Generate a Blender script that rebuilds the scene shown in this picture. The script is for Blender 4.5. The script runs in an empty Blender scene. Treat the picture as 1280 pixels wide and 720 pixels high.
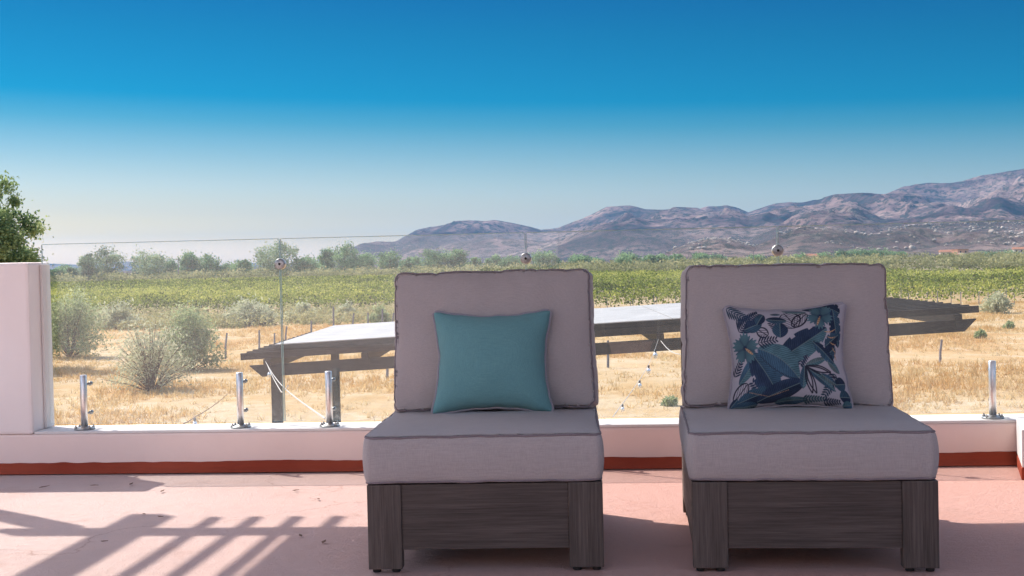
import bpy, bmesh, math, random
import numpy as np
from mathutils import Vector, Matrix, noise as mnoise

R = math.radians
scene = bpy.context.scene
COL = scene.collection

# ------------------------------------------------------------------ camera
CAM_H = 0.93
PITCH, ROLL = 1.146, -1.3
F_PX = 1600.0
cam_data = bpy.data.cameras.new('camera')
cam = bpy.data.objects.new('camera', cam_data); COL.objects.link(cam)
cam_data.sensor_width = 36.0; cam_data.lens = 36.0 * F_PX / 1280.0
cam_data.clip_start = 0.05; cam_data.clip_end = 40000
CAM_ROT = Matrix.Rotation(R(90 - PITCH), 3, 'X') @ Matrix.Rotation(R(ROLL), 3, 'Z')
cam.matrix_world = Matrix.Translation((0, 0, CAM_H)) @ CAM_ROT.to_4x4()
scene.camera = cam

# ------------------------------------------------------------------ light
SHX, SHY = 0.70, -0.575            # shadow offset on the floor per metre of height
sun_dir = Vector((SHX, SHY, -1)).normalized()
SUN_EL = math.asin(-sun_dir.z)
SUN_AZ = math.atan2(-sun_dir.x, -sun_dir.y)      # from +Y towards +X
sd = bpy.data.lights.new('sun', 'SUN'); sd.energy = 3.3; sd.angle = R(0.55); sd.color = (1.0, 0.93, 0.84)
sun = bpy.data.objects.new('sun', sd); COL.objects.link(sun)
sun.rotation_euler = sun_dir.to_track_quat('-Z', 'Y').to_euler(); sun.location = (-20, 20, 30)

world = bpy.data.worlds.new('World'); scene.world = world
world.use_nodes = True
wn, wl = world.node_tree.nodes, world.node_tree.links
bg = wn['Background']; bg.inputs[1].default_value = 0.15
sky = wn.new('ShaderNodeTexSky'); sky.sky_type = 'NISHITA'; sky.sun_disc = False
sky.sun_elevation = SUN_EL; sky.sun_rotation = SUN_AZ
sky.air_density = 1.0; sky.dust_density = 1.0; sky.ozone_density = 1.0
# the deep desert blue: the sky's own light graded by height above the horizon
tc = wn.new('ShaderNodeTexCoord'); dot = wn.new('ShaderNodeVectorMath'); dot.operation = 'DOT_PRODUCT'
ax = Vector((0.030, 0.0, 1.0))
dot.inputs[1].default_value = ax
ramp = wn.new('ShaderNodeValToRGB')
mr = wn.new('ShaderNodeMapRange'); mr.inputs['From Min'].default_value = 0.0; mr.inputs['From Max'].default_value = 1.0
wl.new(tc.outputs['Generated'], dot.inputs[0]); wl.new(dot.outputs['Value'], mr.inputs['Value'])
wl.new(mr.outputs[0], ramp.inputs[0])
SKY_TINT = [(0.005, (0.8904, 0.6914, 0.5098)), (0.0175, (0.6349, 0.475, 0.239)), (0.0362, (0.4481, 0.3782, 0.2998)), (0.055, (0.3471, 0.3494, 0.3399)), (0.08, (0.1974, 0.2741, 0.3092)), (0.105, (0.0616, 0.2039, 0.2719)), (0.1237, (0.003, 0.1639, 0.2634)), (0.1425, (0.0031, 0.1494, 0.2487)), (0.1737, (0.003, 0.1283, 0.2218)), (0.205, (0.0032, 0.103, 0.2076)), (0.26, (0.55, 0.75, 0.95)), (0.33, (1.9, 1.75, 1.6)), (0.6, (1.35, 1.1, 0.95)), (1.0, (1.15, 0.93, 0.8))]

cr = ramp.color_ramp
while len(cr.elements) > 1: cr.elements.remove(cr.elements[0])
cr.elements[0].position = SKY_TINT[0][0]; cr.elements[0].color = (*SKY_TINT[0][1], 1)
for p_, c_ in SKY_TINT[1:]:
    e_ = cr.elements.new(p_); e_.color = (*c_, 1)
mul = wn.new('ShaderNodeMix'); mul.data_type = 'RGBA'; mul.blend_type = 'MULTIPLY'; mul.inputs[0].default_value = 1.0
wl.new(sky.outputs[0], mul.inputs[6]); wl.new(ramp.outputs[0], mul.inputs[7])
wl.new(mul.outputs[2], bg.inputs[0])

scene.view_settings.view_transform = 'Standard'; scene.view_settings.look = 'None'
scene.view_settings.exposure = 0.93; scene.view_settings.gamma = 1.0
scene.view_settings.use_curve_mapping = False

# ------------------------------------------------------------------ helpers
G = -3.67                                   # level of the field below the terrace floor
CAMP = Vector((0, 0, CAM_H))
def ray(x, y):                              # viewing ray of a spot of the 1280x720 photograph
    return CAM_ROT @ Vector(((x - 640) / F_PX, -(y - 360) / F_PX, -1.0))
def on_level(x, y, z=0.0):
    d = ray(x, y); return CAMP + d * ((z - CAM_H) / d.z)
def at_dist(x, y, Y):
    d = ray(x, y); return CAMP + d * (Y / d.y)
def horizon(x): return 328 - (x - 640) * 0.02269
def azim(x): return ray(x, horizon(x)).x / ray(x, horizon(x)).y
rng = np.random.default_rng(7)

def link(o, parent=None):
    COL.objects.link(o)
    if parent is not None: o.parent = parent
    return o
def tag(o, label=None, cat=None, group=None, kind=None):
    if label: o['label'] = label
    if cat: o['category'] = cat
    if group: o['group'] = group
    if kind: o['kind'] = kind
    return o
def thing(name, label, cat, loc=(0, 0, 0), rotz=0, group=None):
    o = bpy.data.objects.new(name, None); o.empty_display_size = 0.1; COL.objects.link(o)
    o.location = loc; o.rotation_euler = (0, 0, rotz)
    return tag(o, label, cat, group)
def obj(name, bm, mat, parent=None, smooth=False, loc=None):
    me = bpy.data.meshes.new(name); bm.to_mesh(me); bm.free()
    if mat: me.materials.append(mat)
    if smooth:
        me.polygons.foreach_set('use_smooth', [True] * len(me.polygons))
    o = bpy.data.objects.new(name, me); link(o, parent)
    if loc: o.location = loc
    return o
def np_obj(name, verts, faces, mat, parent=None, smooth=False, tone=None, loc=None):
    """verts (n,3), faces (m,k) arrays of one face size"""
    me = bpy.data.meshes.new(name)
    verts = np.asarray(verts, dtype=np.float32); faces = np.asarray(faces, dtype=np.int32)
    k = faces.shape[1]; m = len(faces)
    me.vertices.add(len(verts)); me.vertices.foreach_set('co', verts.ravel())
    me.loops.add(m * k); me.loops.foreach_set('vertex_index', faces.ravel())
    me.polygons.add(m); me.polygons.foreach_set('loop_start', np.arange(0, m * k, k, dtype=np.int32))
    try: me.polygons.foreach_set('loop_total', np.full(m, k, dtype=np.int32))
    except Exception: pass
    me.update(calc_edges=True)
    if smooth: me.polygons.foreach_set('use_smooth', np.ones(m, dtype=bool))
    if tone is not None:
        a = me.attributes.new('tone', 'FLOAT', 'FACE'); a.data.foreach_set('value', np.asarray(tone, dtype=np.float32))
    if mat: me.materials.append(mat)
    o = bpy.data.objects.new(name, me); link(o, parent)
    if loc is not None: o.location = loc
    return o
def copy_tree(o, parent=None):
    c = o.copy(); COL.objects.link(c)
    if parent is not None: c.parent = parent
    for ch in list(o.children): copy_tree(ch, c)
    return c

def box(bm, x0, x1, y0, y1, z0, z1, bev=0.0, mat=None):
    vs = [bm.verts.new(p) for p in ((x0,y0,z0),(x1,y0,z0),(x1,y1,z0),(x0,y1,z0),(x0,y0,z1),(x1,y0,z1),(x1,y1,z1),(x0,y1,z1))]
    fs = [bm.faces.new([vs[i] for i in f]) for f in ((0,3,2,1),(4,5,6,7),(0,1,5,4),(1,2,6,5),(2,3,7,6),(3,0,4,7))]
    if mat is not None:
        for v in vs: v.co = mat @ v.co
    if bev > 0:
        es = list({e for f in fs for e in f.edges})
        bmesh.ops.bevel(bm, geom=es, offset=bev, segments=2, profile=0.6, affect='EDGES')
    return bm
def tube(bm, pts, r, seg=8, cap=True):
    """tube along points, r a number or a list"""
    pts = [Vector(p) for p in pts]; n = len(pts)
    rs = r if isinstance(r, (list, tuple)) else [r] * n
    rings = []; prev = None
    for i, p in enumerate(pts):
        t = (pts[min(i+1, n-1)] - pts[max(i-1, 0)])
        t = t.normalized() if t.length > 1e-9 else Vector((0, 0, 1))
        a = prev if prev is not None else (Vector((1, 0, 0)) if abs(t.x) < 0.8 else Vector((0, 1, 0)))
        a = (a - t * a.dot(t)).normalized(); b = t.cross(a); prev = a
        rings.append([bm.verts.new(p + (a * math.cos(2*math.pi*k/seg) + b * math.sin(2*math.pi*k/seg)) * rs[i]) for k in range(seg)])
    for i in range(n - 1):
        for k in range(seg):
            bm.faces.new((rings[i][k], rings[i][(k+1) % seg], rings[i+1][(k+1) % seg], rings[i+1][k]))
    if cap:
        bm.faces.new(rings[0][::-1]); bm.faces.new(rings[-1])
    return bm
def lathe(bm, prof, seg=20, center=(0, 0, 0), mat=None):
    """profile of (r, z)"""
    c = Vector(center); rings = []
    for r, z in prof:
        rings.append([bm.verts.new((mat @ Vector((r*math.cos(2*math.pi*k/seg), r*math.sin(2*math.pi*k/seg), z)) if mat else
                      Vector((r*math.cos(2*math.pi*k/seg), r*math.sin(2*math.pi*k/seg), z))) + c) for k in range(seg)])
    for i in range(len(rings) - 1):
        for k in range(seg):
            bm.faces.new((rings[i][k], rings[i][(k+1) % seg], rings[i+1][(k+1) % seg], rings[i+1][k]))
    bm.faces.new(rings[0][::-1]); bm.faces.new(rings[-1])
    return bm

# ------------------------------------------------------------------ numpy noise
def _hash(ix, iy, s):
    h = (ix * 374761393 + iy * 668265263 + s * 1442695041) & 0xFFFFFFFF
    h = ((h ^ (h >> 13)) * 1274126177) & 0xFFFFFFFF
    return ((h ^ (h >> 16)) & 0xFFFFFF) / float(0xFFFFFF)
def vnoise(x, y, s=0):
    x = np.asarray(x, dtype=np.float64); y = np.asarray(y, dtype=np.float64)
    ix = np.floor(x).astype(np.int64); iy = np.floor(y).astype(np.int64)
    fx = x - ix; fy = y - iy; fx = fx*fx*fx*(fx*(fx*6-15)+10); fy = fy*fy*fy*(fy*(fy*6-15)+10)
    a = _hash(ix, iy, s); b = _hash(ix+1, iy, s); c = _hash(ix, iy+1, s); d = _hash(ix+1, iy+1, s)
    return (a*(1-fx)+b*fx)*(1-fy) + (c*(1-fx)+d*fx)*fy
def fbm(x, y, s=0, o=5, g=0.5):
    t = 0; a = 1; n = 0
    for i in range(o):
        t = t + a * vnoise(x * 2**i + 13.7*i, y * 2**i - 7.1*i, s + i); n += a; a *= g
    return t / n
def ridged(x, y, s=0, o=5, g=0.5):
    t = 0; a = 1; n = 0
    for i in range(o):
        t = t + a * (1 - np.abs(2 * vnoise(x * 2**i + 5.3*i, y * 2**i + 3.3*i, s + i) - 1)); n += a; a *= g
    return t / n

# ------------------------------------------------------------------ materials
class NT:
    def __init__(s, name):
        s.m = bpy.data.materials.new(name); s.m.use_nodes = True
        s.t = s.m.node_tree; s.n = s.t.nodes; s.l = s.t.links
        s.p = s.n['Principled BSDF']; s.out = s.n['Material Output']
    def add(s, typ, **kw):
        n = s.n.new(typ)
        for k, v in kw.items():
            if k.startswith('i_'):
                n.inputs[k[2:].replace('_', ' ')].default_value = v
            else: setattr(n, k, v)
        return n
    def coord(s, kind='Object', scale=(1, 1, 1), rot=(0, 0, 0)):
        c = s.add('ShaderNodeTexCoord'); m = s.add('ShaderNodeMapping')
        m.inputs['Scale'].default_value = scale; m.inputs['Rotation'].default_value = rot
        s.l.new(c.outputs[kind], m.inputs[0]); return m.outputs[0]
    def pos(s, scale=(1, 1, 1)):
        g = s.add('ShaderNodeNewGeometry'); m = s.add('ShaderNodeMapping'); m.inputs['Scale'].default_value = scale
        s.l.new(g.outputs['Position'], m.inputs[0]); return m.outputs[0]
    def noise(s, vec, scale, detail=4, rough=0.55, dist=0.0):
        n = s.add('ShaderNodeTexNoise'); n.inputs['Scale'].default_value = scale
        n.inputs['Detail'].default_value = detail; n.inputs['Roughness'].default_value = rough
        n.inputs['Distortion'].default_value = dist
        s.l.new(vec, n.inputs['Vector']); return n.outputs['Fac']
    def ramp(s, fac, stops, interp='LINEAR'):
        r = s.add('ShaderNodeValToRGB'); c = r.color_ramp; c.interpolation = interp
        while len(c.elements) > 1: c.elements.remove(c.elements[0])
        for i, (p, col) in enumerate(stops):
            e = c.elements[0] if i == 0 else c.elements.new(p)
            e.position = p; e.color = (*col, 1) if len(col) == 3 else col
        s.l.new(fac, r.inputs[0]); return r.outputs[0]
    def mix(s, fac, a, b, blend='MIX'):
        m = s.add('ShaderNodeMix'); m.data_type = 'RGBA'; m.blend_type = blend
        for inp, v in ((0, fac), (6, a), (7, b)):
            if hasattr(v, 'is_output') or hasattr(v, 'links'): s.l.new(v, m.inputs[inp])
            else: m.inputs[inp].default_value = v if not isinstance(v, tuple) else (*v, 1)[:4]
        return m.outputs[2]
    def math(s, op, a, b=0.0):
        m = s.add('ShaderNodeMath'); m.operation = op
        for i, v in ((0, a), (1, b)):
            if hasattr(v, 'links'): s.l.new(v, m.inputs[i])
            else: m.inputs[i].default_value = v
        return m.outputs[0]
    def bump(s, h, strength=0.3, dist=0.01):
        b = s.add('ShaderNodeBump'); b.inputs['Strength'].default_value = strength; b.inputs['Distance'].default_value = dist
        s.l.new(h, b.inputs['Height']); s.l.new(b.outputs[0], s.p.inputs['Normal']); return b
    def base(s, v, rough=0.8, spec=0.3, metal=0.0):
        if hasattr(v, 'links'): s.l.new(v, s.p.inputs['Base Color'])
        else: s.p.inputs['Base Color'].default_value = (*v, 1)
        if hasattr(rough, 'links'): s.l.new(rough, s.p.inputs['Roughness'])
        else: s.p.inputs['Roughness'].default_value = rough
        s.p.inputs['Specular IOR Level'].default_value = spec; s.p.inputs['Metallic'].default_value = metal
        return s.m

def mat_floor():
    t = NT('terracotta_floor'); v = t.pos()
    big = t.noise(v, 1.3, 5, 0.6); med = t.noise(v, 9, 6, 0.65, 0.6)
    c = t.ramp(big, [(0.3, (0.54, 0.405, 0.37)), (0.5, (0.60, 0.46, 0.425)), (0.72, (0.65, 0.51, 0.475))])
    c = t.mix(t.ramp(med, [(0.42, (0, 0, 0)), (0.75, (0.55, 0.55, 0.55))]), c, (0.66, 0.48, 0.42))
    st = t.noise(t.pos((5, 40, 5)), 1.2, 3, 0.6, 0.8)
    vo = t.add('ShaderNodeTexVoronoi', feature='DISTANCE_TO_EDGE'); vo.inputs['Scale'].default_value = 0.55
    wv = t.add('ShaderNodeVectorMath', operation='ADD'); nz_ = t.add('ShaderNodeTexNoise'); nz_.inputs['Scale'].default_value = 3.0; nz_.inputs['Detail'].default_value = 6
    t.l.new(v, nz_.inputs['Vector']); t.l.new(v, wv.inputs[0]); t.l.new(nz_.outputs['Color'], wv.inputs[1]); t.l.new(wv.outputs[0], vo.inputs['Vector'])
    c = t.mix(t.ramp(vo.outputs['Distance'], [(0.0015, (0.55, 0.55, 0.55)), (0.006, (0, 0, 0))]), c, (0.34, 0.20, 0.16))
    c = t.mix(t.ramp(st, [(0.68, (0, 0, 0)), (0.76, (0.4, 0.4, 0.4))]), c, (0.50, 0.31, 0.25))
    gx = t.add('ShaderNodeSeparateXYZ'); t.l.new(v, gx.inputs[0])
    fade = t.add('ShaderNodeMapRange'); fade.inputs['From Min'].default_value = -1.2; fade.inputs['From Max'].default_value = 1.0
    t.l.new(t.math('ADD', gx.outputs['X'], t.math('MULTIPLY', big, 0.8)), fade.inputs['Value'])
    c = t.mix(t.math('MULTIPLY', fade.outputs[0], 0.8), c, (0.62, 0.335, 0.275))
    stn = t.noise(v, 3.2, 7, 0.7, 0.5)
    c = t.mix(t.ramp(stn, [(0.56, (0, 0, 0)), (0.70, (0.40, 0.40, 0.40))]), c, (0.47, 0.28, 0.225))
    sp = t.noise(v, 130, 2, 0.5); c = t.mix(t.ramp(sp, [(0.70, (0, 0, 0)), (0.78, (0.6, 0.6, 0.6))]), c, (0.33, 0.2, 0.16))
    h = t.math('ADD', t.noise(t.pos((1, 1.9, 1)), 26, 6, 0.7, 1.4), t.math('MULTIPLY', t.noise(v, 160, 3, 0.6), 0.35))
    t.bump(h, 0.9, 0.012)
    return t.base(c, 0.75, 0.25)
def mat_plaster(name, c0, c1, stain=None):
    t = NT(name); v = t.pos()
    c = t.ramp(t.noise(v, 2.2, 5, 0.6), [(0.3, c0), (0.7, c1)])
    if stain:
        c = t.mix(t.ramp(t.noise(v, 11, 6, 0.7), [(0.70, (0, 0, 0)), (0.76, (0.5, 0.5, 0.5))]), c, stain)
    h = t.math('ADD', t.noise(v, 14, 5, 0.6), t.math('MULTIPLY', t.noise(v, 110, 3, 0.6), 0.25))
    t.bump(h, 0.35, 0.006)
    return t.base(c, 0.8, 0.2)
def mat_fabric(name, col, dark, scale=1.0):
    t = NT(name); v = t.coord('Object')
    w1 = t.add('ShaderNodeTexWave', wave_type='BANDS', bands_direction='X'); w1.inputs['Scale'].default_value = 150 * scale
    w2 = t.add('ShaderNodeTexWave', wave_type='BANDS', bands_direction='Z'); w2.inputs['Scale'].default_value = 150 * scale
    w3 = t.add('ShaderNodeTexWave', wave_type='BANDS', bands_direction='Y'); w3.inputs['Scale'].default_value = 150 * scale
    for w in (w1, w2, w3):
        t.l.new(v, w.inputs['Vector']); w.inputs['Distortion'].default_value = 0.6
    hx = t.noise(t.coord('Object', (14, 340, 340)), 1.5, 3, 0.7); hz = t.noise(t.coord('Object', (340, 340, 14)), 1.5, 3, 0.7)
    heather = t.math('MULTIPLY', t.math('ADD', hx, hz), 0.5)
    c = t.ramp(heather, [(0.34, dark), (0.62, col)])
    c = t.mix(t.ramp(t.noise(v, 6, 3, 0.6), [(0.3, (0, 0, 0)), (0.8, (0.22, 0.22, 0.22))]), c, dark)
    h = t.math('ADD', t.math('MULTIPLY', w1.outputs['Fac'], w2.outputs['Fac']), t.math('ADD', w3.outputs['Fac'], t.math('MULTIPLY', heather, 1.5)))
    t.bump(h, 0.35, 0.0015)
    m = t.base(c, 0.92, 0.15)
    t.p.inputs['Sheen Weight'].default_value = 0.12; t.p.inputs['Sheen Roughness'].default_value = 0.5
    return m
def mat_wood(name, c0, c1, c2, axis='Z', grain=1.0):
    t = NT(name)
    s = [160 * grain] * 3; s['XYZ'.index(axis)] = 5
    v = t.coord('Object', tuple(s)); s2 = [28] * 3; s2['XYZ'.index(axis)] = 1.6; v2 = t.coord('Object', tuple(s2))
    g = t.noise(v, 1.0, 5, 0.7, 0.3); b = t.noise(v2, 1.0, 4, 0.6, 0.8)
    f = t.math('ADD', t.math('MULTIPLY', g, 0.65), t.math('MULTIPLY', b, 0.35))
    c = t.ramp(f, [(0.36, c0), (0.5, c1), (0.64, c2)])
    t.bump(f, 0.5, 0.002)
    return t.base(c, 0.65, 0.3)
def mat_simple(name, col, rough=0.6, spec=0.4, metal=0.0, var=0.12, scale=30):
    t = NT(name); v = t.coord('Object')
    d = tuple(x * (1 - var) for x in col); e = tuple(min(1, x * (1 + var)) for x in col)
    c = t.ramp(t.noise(v, scale, 4, 0.6), [(0.3, d), (0.7, e)])
    return t.base(c, rough, spec, metal)
def mat_leaf(name, dark, mid, light, trans=0.25):
    t = NT(name)
    a = t.add('ShaderNodeAttribute', attribute_name='tone')
    c = t.ramp(a.outputs['Fac'], [(0.0, dark), (0.5, mid), (1.0, light)])
    m = t.base(c, 0.75, 0.15)
    tr = t.add('ShaderNodeBsdfTranslucent'); t.l.new(c, tr.inputs[0])
    mx = t.add('ShaderNodeMixShader'); mx.inputs[0].default_value = trans
    t.l.new(t.p.outputs[0], mx.inputs[1]); t.l.new(tr.outputs[0], mx.inputs[2]); t.l.new(mx.outputs[0], t.out.inputs[0])
    return m
def mat_glass():
    t = NT('railing_glass')
    fr = t.add('ShaderNodeFresnel'); gg = t.add('ShaderNodeNewGeometry')
    ior = t.add('ShaderNodeMapRange'); ior.inputs['To Min'].default_value = 1.5; ior.inputs['To Max'].default_value = 1 / 1.5   # thin pane: both faces reflect alike
    t.l.new(gg.outputs['Backfacing'], ior.inputs['Value']); t.l.new(ior.outputs[0], fr.inputs['IOR'])
    tr = t.add('ShaderNodeBsdfTransparent'); tr.inputs[0].default_value = (0.955, 0.975, 0.978, 1)
    gl = t.add('ShaderNodeBsdfGlossy'); gl.inputs['Roughness'].default_value = 0.0
    mx = t.add('ShaderNodeMixShader'); t.l.new(fr.outputs[0], mx.inputs[0]); t.l.new(tr.outputs[0], mx.inputs[1]); t.l.new(gl.outputs[0], mx.inputs[2])
    # dust film on the pane
    df = t.add('ShaderNodeBsdfDiffuse'); df.inputs[0].default_value = (0.85, 0.86, 0.84, 1)
    tl = t.add('ShaderNodeBsdfTranslucent'); tl.inputs[0].default_value = (0.85, 0.86, 0.84, 1)
    dd = t.add('ShaderNodeMixShader'); dd.inputs[0].default_value = 0.6
    t.l.new(df.outputs[0], dd.inputs[1]); t.l.new(tl.outputs[0], dd.inputs[2])
    v = t.pos()
    n = t.noise(v, 3.0, 5, 0.6); sm = t.noise(t.pos((3, 3, 0.8)), 7, 5, 0.7, 1.0)
    f = t.math('ADD', t.math('MULTIPLY', n, 0.036), t.math('MULTIPLY', sm, 0.034))
    gz_ = t.add('ShaderNodeSeparateXYZ'); t.l.new(t.pos(), gz_.inputs[0])
    low = t.add('ShaderNodeMapRange'); low.inputs['From Min'].default_value = 0.19; low.inputs['From Max'].default_value = 0.42
    low.inputs['To Min'].default_value = 1.0; low.inputs['To Max'].default_value = 0.0; t.l.new(gz_.outputs['Z'], low.inputs['Value'])
    spots = t.ramp(t.noise(t.pos((1, 1, 1)), 38, 5, 0.8), [(0.50, (0, 0, 0)), (0.62, (1, 1, 1))])
    f = t.math('ADD', f, t.math('MULTIPLY', t.math('POWER', low.outputs[0], 2.0), t.math('ADD', 0.02, t.math('MULTIPLY', spots, 0.14))))
    drip = t.ramp(t.noise(t.pos((30, 30, 1.2)), 1.0, 3, 0.6), [(0.66, (0, 0, 0)), (0.74, (1, 1, 1))])
    f = t.math('ADD', f, t.math('MULTIPLY', drip, 0.02))
    m2 = t.add('ShaderNodeMixShader'); t.l.new(f, m2.inputs[0]); t.l.new(mx.outputs[0], m2.inputs[1]); t.l.new(dd.outputs[0], m2.inputs[2])
    t.l.new(m2.outputs[0], t.out.inputs[0]); return t.m
def mat_ground():
    t = NT('dry_field'); v = t.pos()
    c = t.ramp(t.noise(v, 0.16, 6, 0.65), [(0.30, (0.47, 0.27, 0.11)), (0.46, (0.54, 0.37, 0.19)), (0.62, (0.58, 0.45, 0.29))])
    fine = t.noise(v, 1.5, 6, 0.75)
    c = t.mix(t.ramp(fine, [(0.5, (0, 0, 0)), (0.68, (0.7, 0.7, 0.7))]), c, (0.42, 0.27, 0.13))
    c = t.mix(t.ramp(t.noise(v, 0.5, 5, 0.7), [(0.55, (0, 0, 0)), (0.72, (0.6, 0.6, 0.6))]), c, (0.72, 0.62, 0.48))
    # far valley floor: duller scrub soil
    g = t.add('ShaderNodeNewGeometry'); sx = t.add('ShaderNodeSeparateXYZ'); t.l.new(g.outputs['Position'], sx.inputs[0])
    far = t.add('ShaderNodeMapRange'); far.inputs['From Min'].default_value = 110; far.inputs['From Max'].default_value = 190
    t.l.new(sx.outputs['Y'], far.inputs['Value'])
    soil = t.ramp(t.noise(v, 0.02, 6, 0.7), [(0.35, (0.16, 0.15, 0.085)), (0.5, (0.25, 0.21, 0.13)), (0.66, (0.40, 0.31, 0.22))])
    c = t.mix(far.outputs[0], c, soil)
    t.bump(t.noise(v, 2.2, 6, 0.75), 0.8, 0.12)
    return t.base(c, 0.95, 0.05)
def mat_mountain():
    t = NT('mountain_scrub'); v = t.pos()
    big = t.noise(v, 0.0035, 7, 0.62)
    c = t.ramp(big, [(0.34, (0.075, 0.062, 0.068)), (0.47, (0.17, 0.122, 0.125)), (0.57, (0.35, 0.245, 0.225)), (0.70, (0.50, 0.37, 0.32))])
    sc = t.noise(v, 0.035, 6, 0.75)
    c = t.mix(t.ramp(sc, [(0.47, (0, 0, 0)), (0.56, (0.85, 0.85, 0.85))]), c, (0.065, 0.078, 0.075))
    a = t.add('ShaderNodeAttribute', attribute_name='rock')
    rk = t.noise(v, 0.05, 5, 0.8)
    f = t.math('MULTIPLY', t.ramp(rk, [(0.50, (0, 0, 0)), (0.58, (1, 1, 1))]), a.outputs['Fac'])
    c = t.mix(f, c, (0.50, 0.41, 0.34))
    t.bump(t.noise(v, 0.02, 8, 0.8), 1.0, 22)
    return t.base(c, 0.95, 0.05)

M = {}
M['floor'] = mat_floor()
M['wall'] = mat_plaster('pink_white_wall_paint', (0.88, 0.785, 0.755), (0.92, 0.84, 0.815))
M['wall_bounce'] = mat_plaster('wall_paint_warm_bounce', (0.90, 0.73, 0.67), (0.94, 0.78, 0.72), (0.72, 0.42, 0.34))  # parapet copy of the wall paint, warm floor bounce painted into its colour
M['sill'] = mat_plaster('white_sill_paint', (0.74, 0.71, 0.69), (0.82, 0.80, 0.78))
M['redband'] = mat_plaster('terracotta_band', (0.30, 0.05, 0.025), (0.40, 0.085, 0.045), (0.50, 0.2, 0.14))
M['fabric'] = mat_fabric('mauve_grey_fabric', (0.50, 0.44, 0.43), (0.38, 0.33, 0.325))
M['piping'] = mat_fabric('mauve_piping', (0.28, 0.23, 0.245), (0.21, 0.17, 0.185))
M['teal'] = mat_fabric('teal_fabric', (0.17, 0.36, 0.375), (0.12, 0.27, 0.29))
M['greypipe'] = mat_fabric('grey_piping', (0.40, 0.37, 0.41), (0.30, 0.27, 0.31))
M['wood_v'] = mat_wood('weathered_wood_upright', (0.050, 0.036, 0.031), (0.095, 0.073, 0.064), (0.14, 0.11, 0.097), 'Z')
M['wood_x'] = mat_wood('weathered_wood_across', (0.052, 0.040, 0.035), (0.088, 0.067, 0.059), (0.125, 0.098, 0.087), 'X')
M['wood_y'] = mat_wood('weathered_wood_side_bounce', (0.07, 0.05, 0.042), (0.16, 0.125, 0.108), (0.26, 0.21, 0.18), 'Y')  # side aprons: bounce light off the floor painted in as lighter, warmer wood
M['black'] = mat_simple('black_rubber', (0.02, 0.02, 0.022), 0.7)
M['steel'] = mat_simple('brushed_steel', (0.80, 0.76, 0.72), 0.38, 0.5, 1.0, 0.08, 60)
M['steel_dull'] = mat_simple('dull_steel', (0.36, 0.37, 0.37), 0.42, 0.5, 1.0, 0.3, 90)
M['glass'] = mat_glass()
M['glass_edge'] = mat_simple('glass_edge', (0.36, 0.52, 0.52), 0.15, 0.6, 0.0, 0.1, 10)
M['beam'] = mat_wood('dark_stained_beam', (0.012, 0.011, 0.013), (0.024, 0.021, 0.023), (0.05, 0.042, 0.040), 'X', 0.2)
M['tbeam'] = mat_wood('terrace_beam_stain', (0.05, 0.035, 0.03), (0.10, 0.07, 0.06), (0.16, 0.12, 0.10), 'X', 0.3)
M['panel'] = mat_simple('white_roof_sheet', (0.44, 0.42, 0.40), 0.55, 0.3, 0, 0.16, 1.6)
M['fencepost'] = mat_simple('grey_fence_post', (0.20, 0.20, 0.22), 0.8, 0.2, 0, 0.3, 12)
M['ground'] = mat_ground()
M['mountain'] = mat_mountain()
M['boulder'] = mat_simple('pale_boulder', (0.47, 0.39, 0.33), 0.9, 0.1, 0, 0.35, 0.15)
M['bark'] = mat_simple('bark', (0.13, 0.095, 0.07), 0.9, 0.1, 0, 0.4, 8)
M['grass'] = mat_leaf('dry_grass', (0.58, 0.35, 0.13), (0.68, 0.49, 0.24), (0.76, 0.63, 0.39), 0.5)
M['vine'] = mat_leaf('vine_leaves', (0.03, 0.055, 0.01), (0.19, 0.25, 0.03), (0.56, 0.55, 0.13), 0.4)
M['scrub'] = mat_leaf('valley_scrub', (0.10, 0.12, 0.045), (0.27, 0.28, 0.12), (0.48, 0.44, 0.22), 0.4)
M['tree'] = mat_leaf('cottonwood_leaves', (0.07, 0.15, 0.08), (0.25, 0.39, 0.20), (0.52, 0.68, 0.36), 0.25)
M['tree_grey'] = mat_leaf('grey_tree_leaves', (0.12, 0.17, 0.10), (0.34, 0.43, 0.26), (0.58, 0.66, 0.40), 0.25)
M['sage'] = mat_leaf('sage_leaves', (0.30, 0.32, 0.20), (0.54, 0.55, 0.36), (0.72, 0.70, 0.48), 0.5)
M['sage_dark'] = mat_leaf('dark_sage_leaves', (0.16, 0.22, 0.10), (0.36, 0.43, 0.22), (0.58, 0.62, 0.34), 0.5)
M['pine'] = mat_leaf('fresh_leaves', (0.055, 0.095, 0.045), (0.24, 0.33, 0.14), (0.56, 0.64, 0.31), 0.5)
M['stucco'] = mat_simple('cream_stucco', (0.60, 0.50, 0.42), 0.9, 0.1, 0, 0.06, 0.5)
M['stucco_orange'] = mat_simple('orange_stucco', (0.56, 0.30, 0.20), 0.9, 0.1, 0, 0.08, 0.5)
M['roof'] = mat_simple('clay_roof', (0.42, 0.20, 0.13), 0.9, 0.1, 0, 0.15, 1.0)
M['window'] = mat_simple('dark_window', (0.03, 0.035, 0.05), 0.2, 0.5, 0, 0.1, 1)
M['cord'] = mat_simple('white_cord', (0.52, 0.50, 0.47), 0.6, 0.3)
M['litter'] = mat_simple('dry_leaf_litter', (0.16, 0.09, 0.06), 0.8, 0.2)
tb = NT('bulb_glass'); M['bulb'] = tb.base((0.75, 0.76, 0.74), 0.08, 0.6)
tb.p.inputs['Transmission Weight'].default_value = 0.75

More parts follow.
